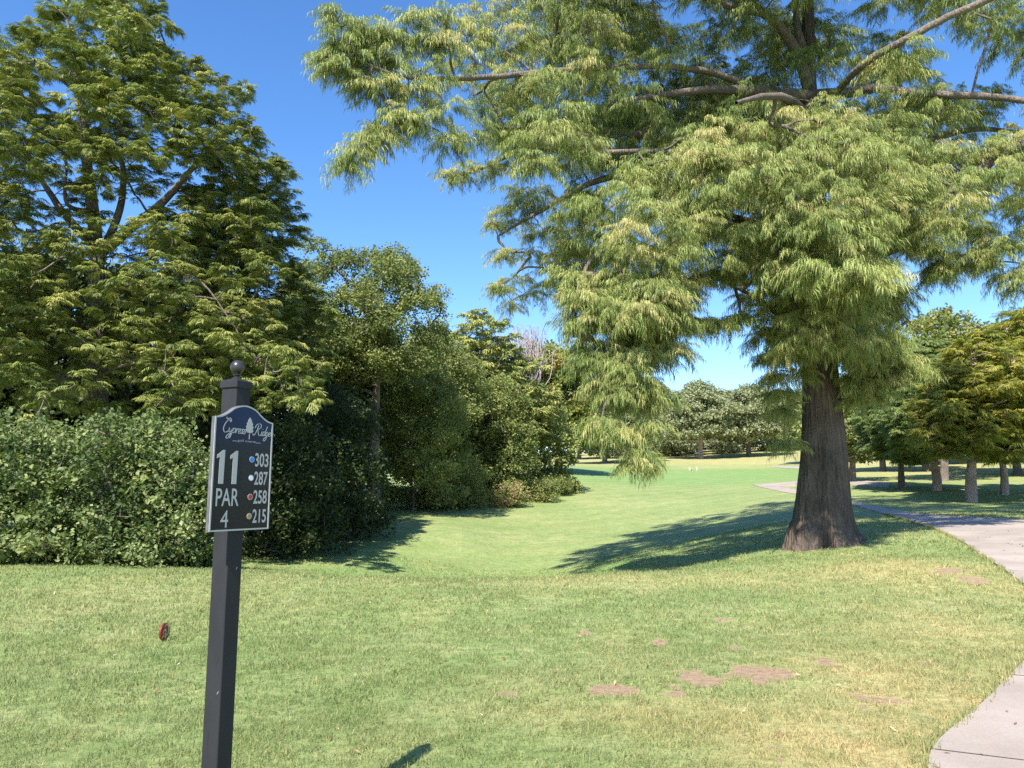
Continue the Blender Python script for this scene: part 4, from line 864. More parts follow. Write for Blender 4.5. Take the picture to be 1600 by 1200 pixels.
    for k in range(130):
        a = T0 * (0.75 + 0.25 * r2.rand()); e = U(826 + r2.randn() * 17, 512 + abs(r2.randn()) * 26, Y + r2.randn()) - g
        v, f = tube_np(catmull([a, (a + e) / 2 + r2.randn(3) * .5, e, e + r2.randn(3) * .6], 3), np.linspace(.06, .012, 10), 4); mb_v.append(v); mb_f.append(f + bs); bs += len(v)
    mesh_obj('twigs', np.concatenate(mb_v), np.concatenate(mb_f), M['bare'], root)
left_wood()

# ---- shrubs along the front of the wood
def shrub(name, label, cat, px, Y, poly, r, T, n, tname, mat, dens, seed, scale=1.0, group=None, vb=0.5, vs=0.25, flat=0.9, front=0.3, extra=None, back=1.1, sep=0.45):
    rs = np.random.RandomState(seed); g = ground_at(px, Y); c = clumps_in(poly, r, Y, T, n, rs, (), front, sep)
    c = [q for q in c if q[2] > height(q[0], q[1]) - q[3] * .2]
    A_ = np.array(c); x0, x1 = A_[:, 0].min(), A_[:, 0].max(); rr = A_[:, 3].mean()
    for k in range(int(max(10, n * .35))):
        x = x0 + (x1 - x0) * rs.rand(); y = Y + T * (rs.rand() * 1.5 - back) * math.sqrt(max(.1, 1 - ((x - (x0 + x1) / 2) / (x1 - x0) * 2) ** 2))
        c.append(np.array([x, y, float(height(x, y)) + rr * (.25 + 1.3 * rs.rand()), rr * 1.05]))
    return make_tree(name, label, cat, g, [g + np.array([0, 0, -.1]), g + np.array([0.05, 0, 0.5]), g + np.array([0, 0.1, 1.0])], [.08, .06, .05], c, tname, M_key(mat), dens, seed, group, 'bark_s', 0, flat, scale, (), 0.010, vb, vs, extra, 0, 0.5, 8, 'foliage')
def M_key(k): return k
shrub('shrub', 'vine covered shrub at the bottom left corner of the wood, cut by the left edge', 'shrub', -10, 18.6, [(-110, 660), (-60, 640), (-20, 655), (10, 646), (35, 662), (60, 650), (90, 700), (95, 800), (90, 888), (-110, 888)], (18, 38), 1.6, 95, 'leafy_b', 'bush', 84, 41, 1.0, None, 0.62, 0.34, sep=0.56)
shrub('shrub', 'broad vine tangled shrub right of the one at the left edge, pale leaves on top', 'shrub', 140, 18.8, [(60, 665), (85, 650), (120, 668), (150, 655), (175, 645), (200, 662), (225, 690), (230, 800), (215, 888), (70, 888), (60, 760)], (18, 38), 1.7, 110, 'leafy_b', 'bush', 84, 42, 1.0, None, 0.55, 0.34, sep=0.56)
shrub('shrub', 'vine tangled shrub standing directly left of the hole sign post', 'shrub', 270, 18.6, [(205, 680), (225, 650), (245, 658), (270, 652), (290, 672), (305, 700), (330, 725), (345, 780), (352, 840), (335, 886), (215, 888), (200, 780)], (17, 34), 1.5, 100, 'leafy_b', 'bush', 84, 43, 1.0, None, 0.5, 0.36, sep=0.56)
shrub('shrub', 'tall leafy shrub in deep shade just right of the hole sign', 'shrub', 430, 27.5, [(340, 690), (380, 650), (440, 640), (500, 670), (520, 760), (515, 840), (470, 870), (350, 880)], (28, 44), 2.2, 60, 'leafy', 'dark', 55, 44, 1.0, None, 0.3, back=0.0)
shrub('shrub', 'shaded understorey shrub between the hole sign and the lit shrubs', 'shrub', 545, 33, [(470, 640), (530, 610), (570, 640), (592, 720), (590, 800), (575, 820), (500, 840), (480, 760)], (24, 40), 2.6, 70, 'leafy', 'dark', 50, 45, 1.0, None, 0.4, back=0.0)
shrub('shrub', 'tall lit shrub with loose pale leaves below the round broadleaf tree', 'shrub', 645, 47.5, [(572, 620), (590, 575), (625, 585), (650, 555), (690, 580), (722, 630), (725, 720), (700, 770), (650, 775), (605, 730)], (15, 28), 2.8, 120, 'leafy', 'broad', 48, 46, 1.05, None, 0.75, 0.3, back=0.1)
shrub('shrub', 'large rounded grey green shrub at the foot of the light green cypress', 'shrub', 765, 58, [(690, 680), (700, 620), (725, 590), (755, 605), (785, 585), (822, 630), (832, 710), (828, 760), (790, 780), (740, 790), (700, 770)], (15, 27), 3.0, 130, 'leafy', 'broad', 42, 47, 1.2, None, 0.6, 0.3, back=0.4)
shrub('shrub', 'low bright shrub at the lawn edge under the large rounded grey green one', 'shrub', 720, 51.5, [(690, 740), (715, 712), (750, 718), (765, 750), (760, 785), (725, 796), (695, 790)], (11, 19), 1.6, 50, 'leafy', 'broad', 55, 48, 0.95, None, 0.85, 0.2)
shrub('shrub', 'green shrub mass behind the rusty low shrubs, under the yellowing tree', 'shrub', 848, 66, [(815, 640), (850, 625), (885, 650), (900, 700), (880, 745), (830, 765), (810, 720)], (12, 20), 3.4, 90, 'leafy_c', 'broad', 16, 49, 0.75, None, 0.75, 0.2)
shrub('low_shrub', 'rusty pink and green low shrub, leftmost of the low ones on the fairway edge', 'shrub', 800, 53.2, [(768, 782), (778, 762), (800, 750), (815, 755), (822, 780), (800, 789), (772, 788)], (6, 12), 1.3, 40, 'leafy', 'rust', 60, 50, 0.9, None, 0.42, 0.3)
shrub('low_shrub', 'yellow green low shrub between the rusty one and the small dark one', 'shrub', 842, 57.5, [(815, 784), (822, 762), (845, 745), (868, 750), (872, 766), (850, 780), (820, 786)], (6, 12), 1.3, 40, 'leafy', 'rust', 60, 51, 0.9, None, 0.35, 0.18)
shrub('low_shrub', 'small dark green shrub ending the low row, right of the yellow green one', 'shrub', 876, 63, [(862, 768), (864, 750), (875, 744), (888, 750), (890, 764), (878, 770)], (6, 10), 1.1, 22, 'leafy', 'broad', 60, 52, 0.9, None, 0.3, 0.2)

# ---- prototypes for the wood behind and the far slope
def proto_tree(name, label, cat, loc, Hh, R, mat, tname, dens, seed, n=70, trunk_r=0.3, low=0.28, shape='round', bark='bark_s', scale=1.0, hang=0, flat=0.8, group=None, vb=0.5, vs=.24, tip=.02, rz=0):
    rs = np.random.RandomState(seed); g = np.array(loc, float); C = []
    for k in range(n * 30):
        s = rs.rand(); z = Hh * (low + (1 - low) * s)
        pr = {'round': math.sqrt(max(0, 1 - (2 * s - 0.95) ** 2 * 0.98)), 'cone': (1 - s) ** 0.75 * 0.95 + 0.07, 'flat': math.sqrt(max(0, 1 - (1.6 * s - 0.55) ** 2)) if s < .98 else .2}[shape]
        a = rs.rand() * 2 * math.pi; q = math.sqrt(rs.rand()) ** 0.7 * R * pr * (0.82 + 0.3 * vnoise(np.array([a * 1.3 + seed]), np.array([z * .4]))[0])
        r = R * (0.16 + 0.10 * rs.rand()); p = np.array([math.cos(a) * q, math.sin(a) * q, z, r])
        if C and (np.linalg.norm(np.array(C)[:, :3] - p[:3], axis=1) < 0.62 * r * 1.7).any(): continue
        C.append(p)
        if len(C) >= n: break
    C = np.array(C); C[:, :3] += g
    tp = [g + np.array([0, 0, -.3]), g + np.array([0.02, 0, Hh * .15]), g + np.array([R * .04, 0, Hh * .4]), g + np.array([-R * .03, R * .03, Hh * .7]), g + np.array([0, 0, Hh * .93])]
    return make_tree(name, label, cat, g, tp, [trunk_r * 1.25, trunk_r, trunk_r * .75, trunk_r * .4, .04], C, tname, mat, dens, seed, group, bark, hang, flat, scale, (), tip, vb, vs, None, 0.05)

GB = 'trees standing deep inside the left wood'
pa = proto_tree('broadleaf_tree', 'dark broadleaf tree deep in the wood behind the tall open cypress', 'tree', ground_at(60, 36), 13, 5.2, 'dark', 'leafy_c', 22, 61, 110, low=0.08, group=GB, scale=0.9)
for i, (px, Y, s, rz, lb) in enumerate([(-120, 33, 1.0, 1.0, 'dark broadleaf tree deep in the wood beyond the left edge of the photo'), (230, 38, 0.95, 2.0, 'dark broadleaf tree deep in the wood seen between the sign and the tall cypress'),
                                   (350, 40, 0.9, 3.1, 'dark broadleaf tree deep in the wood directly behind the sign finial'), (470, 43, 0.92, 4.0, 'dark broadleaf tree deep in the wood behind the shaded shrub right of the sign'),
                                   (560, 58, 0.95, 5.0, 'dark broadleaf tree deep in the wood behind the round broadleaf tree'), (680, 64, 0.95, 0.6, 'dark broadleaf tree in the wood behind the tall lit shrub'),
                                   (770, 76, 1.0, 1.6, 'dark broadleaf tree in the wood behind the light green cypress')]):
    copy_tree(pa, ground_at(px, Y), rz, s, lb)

# ================================================================== trees right of the path
def right_trees():
    rs = np.random.RandomState(9)
    def T(name, label, px, Y, tr, poly, r, Tk, n, tname, mat, dens, seed, rad, bark='bark_p', vb=.5, vs=.24, scale=1.0, flat=.7, holes=(), hang=0.1, front=.2, tip=.018, lim=()):
        g, tp, rd = trunk_px(px, Y, tr, rad[0], rad[1]); r_ = np.random.RandomState(seed)
        c = clumps_in(poly, r, Y, Tk, n, r_, holes, front, 0.42)
        return make_tree(name, label, 'tree', g, tp, [rd[0] * 1.15] + rd[1:], c, tname, mat, dens, seed, None, bark, hang, flat, scale, lim, tip, vb, vs, None, 0.10, 0.45, 20)
    T('bald_cypress', 'golden green cypress with a thick pinkish trunk, nearest of the trees beyond the path', 1517, 38, [(1517, 745, 0), (1519, 715, 0), (1520, 650, 0), (1522, 580, 0), (1524, 540, 0)],
      [(1420, 690), (1425, 640), (1455, 600), (1480, 560), (1520, 530), (1560, 520), (1610, 550), (1640, 620), (1630, 690), (1590, 716), (1540, 722), (1500, 712), (1460, 716)], (17, 30), 3.4, 190, 'feather', 'cyp_gold', (9, 8), 71, (.27, .10), vb=.7, scale=1.15, front=0)
    T('bald_cypress', 'golden cypress at the right edge of the photo, slim pinkish trunk', 1569, 44, [(1569, 740, 0), (1566, 710, 0), (1570, 620, 0), (1572, 510, 0)],
      [(1545, 560), (1555, 500), (1590, 482), (1640, 478), (1700, 520), (1720, 600), (1700, 700), (1640, 715), (1580, 705), (1550, 650)], (17, 30), 3.6, 160, 'feather', 'cyp_gold', (8, 8), 72, (.22, .08), vb=.55, scale=1.2, front=0)
    T('broadleaf_tree', 'leaning pale trunked tree with grey green crown, second beyond the path from the big trunk', 1462, 46, [(1464, 750, 0), (1460, 728, 0), (1456, 700, 0), (1452, 640, 0), (1450, 580, 0)],
      [(1378, 650), (1385, 590), (1410, 555), (1440, 535), (1480, 540), (1510, 580), (1515, 660), (1490, 712), (1440, 716), (1400, 705)], (15, 27), 4.0, 160, 'feather', 'cyp_grey', (8, 8), 73, (.27, .16), vb=.7, scale=1.25, front=0)
    T('bald_cypress', 'dark trunked tree with yellow green low boughs, between big trunk and leaning pale trunk', 1409, 50, [(1408, 740, 0), (1408, 715, 0), (1406, 650, 0), (1405, 600, 0)],
      [(1350, 690), (1352, 620), (1375, 575), (1410, 560), (1440, 600), (1452, 680), (1440, 722), (1400, 728), (1370, 715)], (13, 24), 3.8, 130, 'feather', 'cyp_grey', (7.5, 8), 74, (.22, .10), bark='bark_s', vb=.5, scale=1.3, front=0)
    T('broadleaf_tree', 'yellowing broadleaf tree topping the group on the right', 1475, 60, [(1475, 700, 0), (1470, 600, 0), (1466, 520, 0)],
      [(1410, 560), (1418, 510), (1440, 488), (1480, 481), (1515, 500), (1530, 520), (1570, 495), (1600, 510), (1590, 580), (1500, 620), (1420, 610)], (11, 20), 5, 150, 'leafy_c', 'autumn', 25, 75, (.3, .1), bark='bark_s', vb=.42, scale=.75, flat=.8)
    T('broadleaf_tree', 'low crowned bright green tree seen just right of the big trunk', 1331, 64, [(1332, 735, 0), (1333, 700, 0), (1335, 640, 0)],
      [(1250, 640), (1290, 610), (1340, 600), (1385, 630), (1392, 690), (1375, 715), (1330, 722), (1300, 705), (1260, 700)], (11, 20), 4.5, 110, 'leafy_c', 'broad', 24, 76, (.34, .12), bark='bark_p', vb=.7, scale=.75, flat=.8)
right_trees()
GR = 'trees of the shady grove behind the right hand trees'
ga = proto_tree('broadleaf_tree', 'dark grove tree behind the leaning pale trunk', 'tree', ground_at(1447, 80), 13, 5.0, 'broad', 'leafy_c', 22, 64, 90, 0.3, 0.17, group=GR)
for (px, Y, s, rz, lb) in [(1380, 84, .95, 1, 'dark grove tree left of the first dark trunk beyond the path'), (1500, 92, 1.0, 2, 'dark grove tree between the two pinkish trunks, further back'), (1590, 68, 1.0, 3, 'grove tree with dark trunk right of the slim pinkish one'),
                           (1550, 100, 1.05, 4, 'grove tree furthest back between the slim and the thick pinkish trunks'), (1420, 112, 1.0, 5, 'grove tree far back behind the first dark trunk'), (1330, 118, 1.0, .5, 'grove tree far back right behind the big trunk'),
                           (1640, 88, 1.1, 1.5, 'grove tree beyond the right edge of the photo, behind the golden cypress'), (1700, 62, 1.05, 2.5, 'grove tree further beyond the right edge of the photo'), (1270, 130, .95, 3.5, 'grove tree far back left behind the big trunk'),
                           (1480, 128, 1.15, 4.4, 'grove tree closing the view behind the leaning pale trunk'), (1600, 125, 1.15, 5.4, 'grove tree closing the view at the right edge of the photo')]:
    copy_tree(ga, ground_at(px, Y), rz, s, lb)

# ================================================================== far slope
FA = 'trees on the far slope'
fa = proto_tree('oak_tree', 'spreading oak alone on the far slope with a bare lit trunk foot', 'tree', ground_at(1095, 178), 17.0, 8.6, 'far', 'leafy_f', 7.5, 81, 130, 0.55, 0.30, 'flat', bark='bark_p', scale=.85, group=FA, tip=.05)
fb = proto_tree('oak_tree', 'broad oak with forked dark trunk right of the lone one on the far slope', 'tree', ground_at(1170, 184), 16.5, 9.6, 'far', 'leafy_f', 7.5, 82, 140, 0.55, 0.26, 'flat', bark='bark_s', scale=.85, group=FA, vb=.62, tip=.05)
for (src, px, Y, s, rz, lb) in [(fb, 945, 150, .85, 1.0, 'far oak behind the hanging curtain, left part'), (fa, 985, 160, .82, 2.0, 'far oak with dark trunk behind the hanging curtain, right part'), (fa, 1048, 215, .95, 3.0, 'far oak on the skyline left of the lone slope oak'),
                                (fb, 1020, 240, .95, .5, 'far oak low on the skyline beside the hanging curtain'), (fb, 1125, 225, 1.1, 4.0, 'far oak on the skyline between the two slope oaks'), (fa, 1215, 205, .95, 5.0, 'far oak on the skyline touching the big trunk foliage'),
                                (fa, 1175, 250, 1.15, .8, 'highest far oak on the skyline above the forked one'), (fb, 1080, 260, 1.05, 1.8, 'pale far oak behind the lone slope oak'), (fa, 1255, 235, 1.0, 2.6, 'far oak hidden mostly by the big trunk'), (fb, 905, 190, .9, 3.6, 'far oak beyond the dark trunk at the end of the wood'),
                                (fa, 960, 230, 1.0, 4.6, 'far oak filling the skyline behind the curtain'), (fa, 865, 230, 1.0, 5.2, 'far oak seen through the gap by the wood end'), (fb, 1310, 240, 1.1, 2.2, 'far oak on the skyline right of the big trunk'), (fa, 1370, 250, 1.1, 1.1, 'far oak at the back of the right grove'),
                                (fb, 1450, 240, 1.15, .2, 'far oak behind the middle of the right grove'), (fa, 1540, 230, 1.15, 3.3, 'far oak behind the right grove near the photo edge')]:
    copy_tree(src, ground_at(px, Y), rz, s * (.87 if Y >= 200 else .95), lb)
# low thicket closing the foot of the far tree line
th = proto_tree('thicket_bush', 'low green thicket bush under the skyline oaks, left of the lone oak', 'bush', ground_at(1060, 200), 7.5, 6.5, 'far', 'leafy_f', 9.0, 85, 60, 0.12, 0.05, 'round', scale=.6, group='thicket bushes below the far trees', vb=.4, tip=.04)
for (px, Y, s, rz, lb) in [(1010, 205, 1, 1, 'thicket bush beside the hanging curtain tip on the far slope'), (1035, 200, .9, 2, 'thicket bush between the curtain tip and the lone oak'), (1120, 205, .95, 3, 'thicket bush between the two slope oaks'), (1145, 210, 1, 4, 'thicket bush left of the forked oak trunk'),
                           (1200, 212, .9, 5, 'thicket bush right of the forked oak trunk'), (1228, 215, 1, 6, 'thicket bush on the crest near the big trunk foliage'), (1085, 210, .9, .4, 'thicket bush directly behind the lone oak trunk'), (975, 190, 1.0, .9, 'thicket bush behind the curtain on the far slope'),
                           (940, 200, 1.0, 1.9, 'thicket bush furthest left on the far slope')]:
    copy_tree(th, ground_at(px, Y), rz, s, lb)

# ================================================================== the hole sign
M['post'] = simple_mat('charcoal_paint', (0.026, 0.026, 0.030), 0.6, 0, 0.22, 0.25, 9, 0.0006, (1, 1, .3))
M['ball'] = simple_mat('dark_bronze', (0.05, 0.048, 0.05), 0.32, 0.3, 0.6, 0.3, 30, 0.0003)
M['silver'] = simple_mat('silver_lettering', (0.40, 0.40, 0.39), 0.5, 0.0, 0.3)
M['edge'] = simple_mat('weathered_edge', (0.13, 0.13, 0.135), 0.6, 0, 0.3, 0.5, 60, 0, (1, 1, .3))
M['blue'] = simple_mat('blue_disc', (0.02, 0.20, 0.66), 0.4)
M['white'] = simple_mat('white_disc', (0.75, 0.76, 0.8), 0.4)
M['red'] = simple_mat('red_disc', (0.48, 0.02, 0.02), 0.4)
M['gold'] = simple_mat('gold_disc', (0.36, 0.22, 0.08), 0.4)
def panel_mat():
    m, nt, ns, L = mat_new('painted_sky_gloss'); tc = ns.new('ShaderNodeTexCoord')
    sp = ns.new('ShaderNodeSeparateXYZ'); L.new(tc.outputs['Object'], sp.inputs[0])
    r = ramp(ns, [(0.0, (0.010, 0.010, 0.010)), (0.62, (0.010, 0.011, 0.014)), (0.78, (0.006, 0.013, 0.045)), (1.0, (0.008, 0.020, 0.075))])  # black to navy ramp paints the sky's reflection into the upper panel
    mr = nd(ns, 'ShaderNodeMapRange'); mr.inputs['From Min'].default_value = 0; mr.inputs['From Max'].default_value = 0.54; L.new(sp.outputs[2], mr.inputs[0]); L.new(mr.outputs[0], r.inputs[0])
    n = nd(ns, 'ShaderNodeTexNoise', Scale=70.0, Detail=4.0); L.new(tc.outputs['Object'], n.inputs['Vector'])
    b = nd(ns, 'ShaderNodeBump', Strength=1.0, Distance=0.0010); L.new(n.outputs['Fac'], b.inputs['Height'])
    p = nd(ns, 'ShaderNodeBsdfPrincipled'); p.inputs['Roughness'].default_value = 0.30; p.inputs['Specular IOR Level'].default_value = 0.2
    L.new(r.outputs[0], p.inputs['Base Color']); L.new(b.outputs[0], p.inputs['Normal'])
    o = ns.new('ShaderNodeOutputMaterial'); L.new(p.outputs[0], o.inputs[0]); return m
M['panel'] = panel_mat()

def sign():
    wv = np.array([.404, .915]); nv = np.array([.915, -.404]); W = 0.30; WR = 0.351
    P0 = U(336, 650, 3.2); Pb = U(327, 831, 3.2); H = P0[2] - Pb[2]          # shoulder height of the panel
    pc = P0[:2] + wv * WR / 2; rz = math.atan2(wv[1], wv[0]); TH = 0.018; PW = 0.086
    post_c = pc - nv * (TH + PW / 2 - 0.001 + 0.0); g = float(height(post_c[0], post_c[1]))
    zt = U(372, 608, 3.38)[2] - g                                             # underside of the cap
    root = empty('hole_sign', (post_c[0], post_c[1], g), rz)
    tag(root, 'dark post sign with black panel, painted navy sky sheen, reading 11, par 4 and four yardages', 'golf sign')
    MB().box((0, 0, (zt + 0.02 - 0.3) / 2), (PW, PW, zt + 0.02 + 0.3), 0.003).build('post', M['post'], root)
    cap = MB().box((0, 0, zt + 0.017), (PW + .014, PW + .014, 0.034), 0.003)
    a = PW / 2 + .004; cap.add([(-a, -a, zt + .0345), (a, -a, zt + .0345), (a, a, zt + .0345), (-a, a, zt + .0345), (-.02, -.02, zt + .046), (.02, -.02, zt + .046), (.02, .02, zt + .046), (-.02, .02, zt + .046)],
                               [(3, 2, 1, 0), (4, 5, 6, 7), (0, 1, 5, 4), (1, 2, 6, 5), (2, 3, 7, 6), (3, 0, 4, 7)])
    cap.build('post_cap', M['post'], root)
    zb = zt + .046; R = 0.0315
    prof = [(0.020, zb), (0.021, zb + .004), (0.011, zb + .009), (0.010, zb + .013), (0.018, zb + .017), (0.019, zb + .020), (0.011, zb + .024)]
    cz = zb + .024 + R * .94
    for k in range(1, 18):
        t = -math.pi / 2 + math.pi * (0.11 + 0.89 * k / 17); prof.append((max(0.0005, R * math.cos(t)), cz + R * math.sin(t)))
    MB().lathe(prof, n=32).build('finial', M['ball'], root, smooth=True)
    # panel: outline with a bell shaped top; local origin is its lower centre
    hs = H; arch = 0.062; outl = [(-W / 2, 0), (W / 2, 0), (W / 2, hs)]
    top = catmull([(W / 2, hs), (W / 2 * .80, hs + .006), (W / 2 * .58, hs + .024), (W / 2 * .34, hs + .050), (0, hs + arch), (-W / 2 * .34, hs + .050), (-W / 2 * .58, hs + .024), (-W / 2 * .80, hs + .006), (-W / 2, hs)], 5)
    outl += [tuple(p) for p in top[1:]]
    yb = -(PW / 2 + 0.0005); zp = Pb[2] - g
    pn = empty('panel', (0, yb, zp)) ; COL.objects.unlink(pn); bpy.data.objects.remove(pn)
    pan = MB().plate(outl, -TH, -0.0005).build('panel', M['panel'], root, loc=(0, yb, zp)); pan.scale = (WR / W, 1, 1)
    # silver rim, proud of the face, and the weathered side
    def inset(poly, d):
        P = np.array(poly); out = []
        n = len(P)
        for i in range(n):
            a = P[i] - P[i - 1]; b = P[(i + 1) % n] - P[i]
            a = a / (np.linalg.norm(a) + 1e-9); b = b / (np.linalg.norm(b) + 1e-9)
            na = np.array([-a[1], a[0]]); nb = np.array([-b[1], b[0]]); m = na + nb; m = m / (np.linalg.norm(m) + 1e-9); out.append(P[i] + m * d / max(.5, m @ na))
        return out
    o2 = [tuple(p) for p in np.array(outl)]
    if np.linalg.norm(np.array(o2[0]) - np.array(o2[-1])) < 1e-6: o2 = o2[:-1]
    inn = inset(o2, 0.0055); ot = inset(o2, -0.0008); n = len(o2); yf = -TH - 0.0022
    vs = [(p[0], yf, p[1]) for p in ot] + [(p[0], yf, p[1]) for p in inn] + [(p[0], -TH - .0002, p[1]) for p in ot] + [(p[0], -TH - .0002, p[1]) for p in inn]
    fs = []
    for i in range(n):
        j = (i + 1) % n; fs += [(i, j, n + j, n + i), (i, 2 * n + i, 2 * n + j, j), (n + i, n + j, 3 * n + j, 3 * n + i)]
    MB().add(vs, fs).build('rim', M['silver'], pan)
    vs = [(p[0], -TH - .0002, p[1]) for p in ot] + [(p[0], -.0008, p[1]) for p in ot]
    MB().add(vs, [(i, i + n, (i + 1) % n + n, (i + 1) % n) for i in range(n)]).build('side_band', M['edge'], pan)
    yl = -TH - 0.0016
    def text(s, name, x, z, hgt, wid, shear=0, bold=0.0, serif=()):
        cu = bpy.data.curves.new(name, 'FONT'); cu.body = s; cu.size = 1.0; cu.shear = shear; cu.extrude = 0.0; cu.offset = bold
        to = bpy.data.objects.new('tmp', cu); COL.objects.link(to); dg = bpy.context.evaluated_depsgraph_get(); dg.update()
        me = bpy.data.meshes.new_from_object(to.evaluated_get(dg)); bpy.data.objects.remove(to)
        co = np.array([v.co[:] for v in me.vertices]); mn = co.min(0); mx = co.max(0)
        q = (co - mn) / np.maximum(mx - mn, 1e-6)
        for v, c in zip(me.vertices, q): v.co = (x + c[0] * wid, yl, z + c[1] * hgt)
        me.materials.clear(); me.materials.append(M['silver']); me.name = name
        o = bpy.data.objects.new(name, me); COL.objects.link(o); o.parent = pan; return o
    X = lambda u: (u - .5) * W
    # big 11 with flagged tops
    def one(u):
        x = X(u); h = 0.142; z = hs * .56 - h / 2; w1 = .0235
        poly = [(x, z), (x + w1, z), (x + w1 + .002, z + h), (x + w1 - .007, z + h), (x - .012, z + h - .022), (x - .012, z + h - .036), (x + .001, z + h - .030)]
        return [(a, b_) for a, b_ in poly]
    n11 = MB()
    for u in (.10, .315): n11.plate(one(u), yl - .0006, yl + .0004)
    n11.build('hole_number', M['silver'], pan)
    text('PAR', 'par_text', X(.075), hs * .295 - .037, .074, .112, 0, .010)
    text('4', 'par_number', X(.165), hs * .105 - .036, .072, .038, 0, .0)
    for s, zc, mk in (('303', .640, 'blue'), ('287', .470, 'white'), ('258', .297, 'red'), ('215', .122, 'gold')):
        text(s, 'yardage', X(.70), hs * zc - .030, .060, .073, 0, .018)
        d = MB().lathe([(.0105, yl - .0012), (.0105, yl + .0002)], (X(.645), 0, hs * zc), 28, 'y'); tag(d.build('colour_disc', M[mk], pan), {'blue': 'blue disc beside 303', 'white': 'white disc beside 287', 'red': 'red disc beside 258', 'gold': 'gold disc beside 215'}[mk])
        MB().lathe([(.0135, yl - .0004), (.0135, yl + .0003)], (X(.645), 0, hs * zc), 28, 'y').build('disc_ring', M['silver'], pan)
    # script logo drawn as brush strokes
    G = {
        'C': ([[(1.35, 2.15), (1.15, 2.55), (.7, 2.45), (.25, 1.7), (.1, .8), (.45, .1), (1.0, .05), (1.55, .55)], [(1.35, 2.15), (1.5, 2.5), (1.1, 2.95), (.5, 2.7), (.25, 3.1)]], 1.45),
        'y': ([[(0, 1), (.05, .35), (.3, .1), (.6, .5), (.8, 1)], [(.8, 1), (.6, 0), (.2, -1.1), (-.25, -1.1), (-.1, -.55), (.6, 0), (1, .35)]], .95),
        'p': ([[(.05, 1), (-.1, .2), (-.35, -1.1)], [(0, .6), (.3, 1), (.62, .8), (.5, .2), (.15, .05), (-.05, .3)], [(.5, .2), (.8, .25)]], .85),
        'r': ([[(.05, 1), (0, .5), (-.08, 0)], [(0, .5), (.25, .95), (.5, .9), (.52, .7)]], .58),
        'e': ([[(0, .4), (.35, .55), (.42, .9), (.15, .95), (-.05, .5), (.1, .05), (.45, .1), (.7, .4)]], .62),
        's': ([[(.48, .85), (.25, 1.0), (.15, .75), (.38, .4), (.3, .05), (0, .05), (-.05, .25)], [(.38, .4), (.6, .5)]], .55),
        'R': ([[(.75, 2.3), (.55, 1.2), (.15, .1), (-.25, 0), (-.35, .35)], [(-.1, 1.6), (.15, 2.4), (.9, 2.7), (1.45, 2.4), (1.35, 1.75), (.65, 1.3)], [(.65, 1.3), (.95, .9), (1.2, .2), (1.6, .0), (1.95, .4)]], 1.95),
        'i': ([[(.08, 1), (0, .4), (.05, .05), (.35, .2)], [(.17, 1.45), (.2, 1.55)]], .42),
        'd': ([[(.5, .85), (.2, 1), (-.05, .5), (.1, .03), (.4, .25), (.55, .6)], [(.85, 2.3), (.6, .9), (.6, .1), (.85, .2)]], .85),
        'g': ([[(.55, .85), (.25, 1), (0, .5), (.15, .1), (.45, .3), (.6, .95)], [(.6, .95), (.4, -.3), (.05, -1.1), (-.35, -1.0), (-.2, -.5), (.5, .05), (.85, .3)]], .82),
    }
    def strokes(mb, s, x, z, sc, slant=.22, th=.085):
        cx = 0
        for ch in s:
            gl, adv = G[ch]
            for st in gl:
                P = catmull(st, 5); P = np.stack([cx + P[:, 0] + slant * P[:, 1], P[:, 1]], 1) * sc + np.array([x, z])
                t = np.gradient(P, axis=0); t /= np.linalg.norm(t, axis=1)[:, None] + 1e-9; nn = np.stack([-t[:, 1], t[:, 0]], 1)
                wd = th * sc * (0.65 + 0.75 * np.abs(t[:, 1]))[:, None]; A = P + nn * wd; B = P - nn * wd; m = len(P)
                mb.add([(p[0], yl - .0003, p[1]) for p in A] + [(p[0], yl - .0003, p[1]) for p in B], [(i, i + 1, m + i + 1, m + i) for i in range(m - 1)])
            cx += adv
    for s_, x_, sc_ in (('Cypress', .115, .0211), ('Ridge', .655, .0195)):
        lg = MB(); strokes(lg, s_, X(x_), hs * .868, sc_); lg.build('club_name', M['silver'], pan)
    rs = np.random.RandomState(4); tp_ = []
    for k in range(9):
        t = k / 8; wd = .004 + .0145 * math.sin(min(1, (1 - t) * 1.15) * math.pi * .62); tp_.append((wd * (1.12 if k % 2 else .82), .012 + .062 * t))
    tr = [(0.0015, -.018), (0.0015, .010)] + tp_ + [(0, .078)] + [(-a_, b_) for a_, b_ in tp_[::-1]] + [(-.0015, .010), (-.0015, -.018)]
    MB().plate([(a_ + X(.578), b_ + hs * .862) for a_, b_ in tr], yl - .0006, yl + .0003).build('tree_emblem', M['silver'], pan)
    text('golf course', 'small_text', X(.38), hs * .790, .0125, .096, 0, .0)
    for x_ in (.335, .745): MB().box((X(x_), yl, hs * .797), (.022, .0006, .0020)).build('dash', M['silver'], pan)
    sc = simple_mat('scratched_paint', (0.012, 0.012, 0.013), 0.8); sc2 = simple_mat('bare_scratch', (0.30, 0.30, 0.30), 0.7)
    for (x, z, l, a, m_) in [(.012, .62, .055, .1, sc), (-.02, .93, .03, .35, sc), (.03, 1.18, .02, -.3, sc), (.018, .50, .012, .2, sc), (-.028, .80, .014, .6, sc2)]:
        o = MB().box((0, 0, 0), (.0008, .0022, l)).build('scuff_mark', m_, root, loc=(-PW / 2 - .0002, x, z)); o.rotation_euler = (a, 0, 0)
    o = MB().box((0, 0, 0), (.004, .0008, .012)).build('scuff_mark', sc2, root, loc=(.012, -PW / 2 - .0002, 1.30)); o.rotation_euler = (0, .5, 0)
sign()

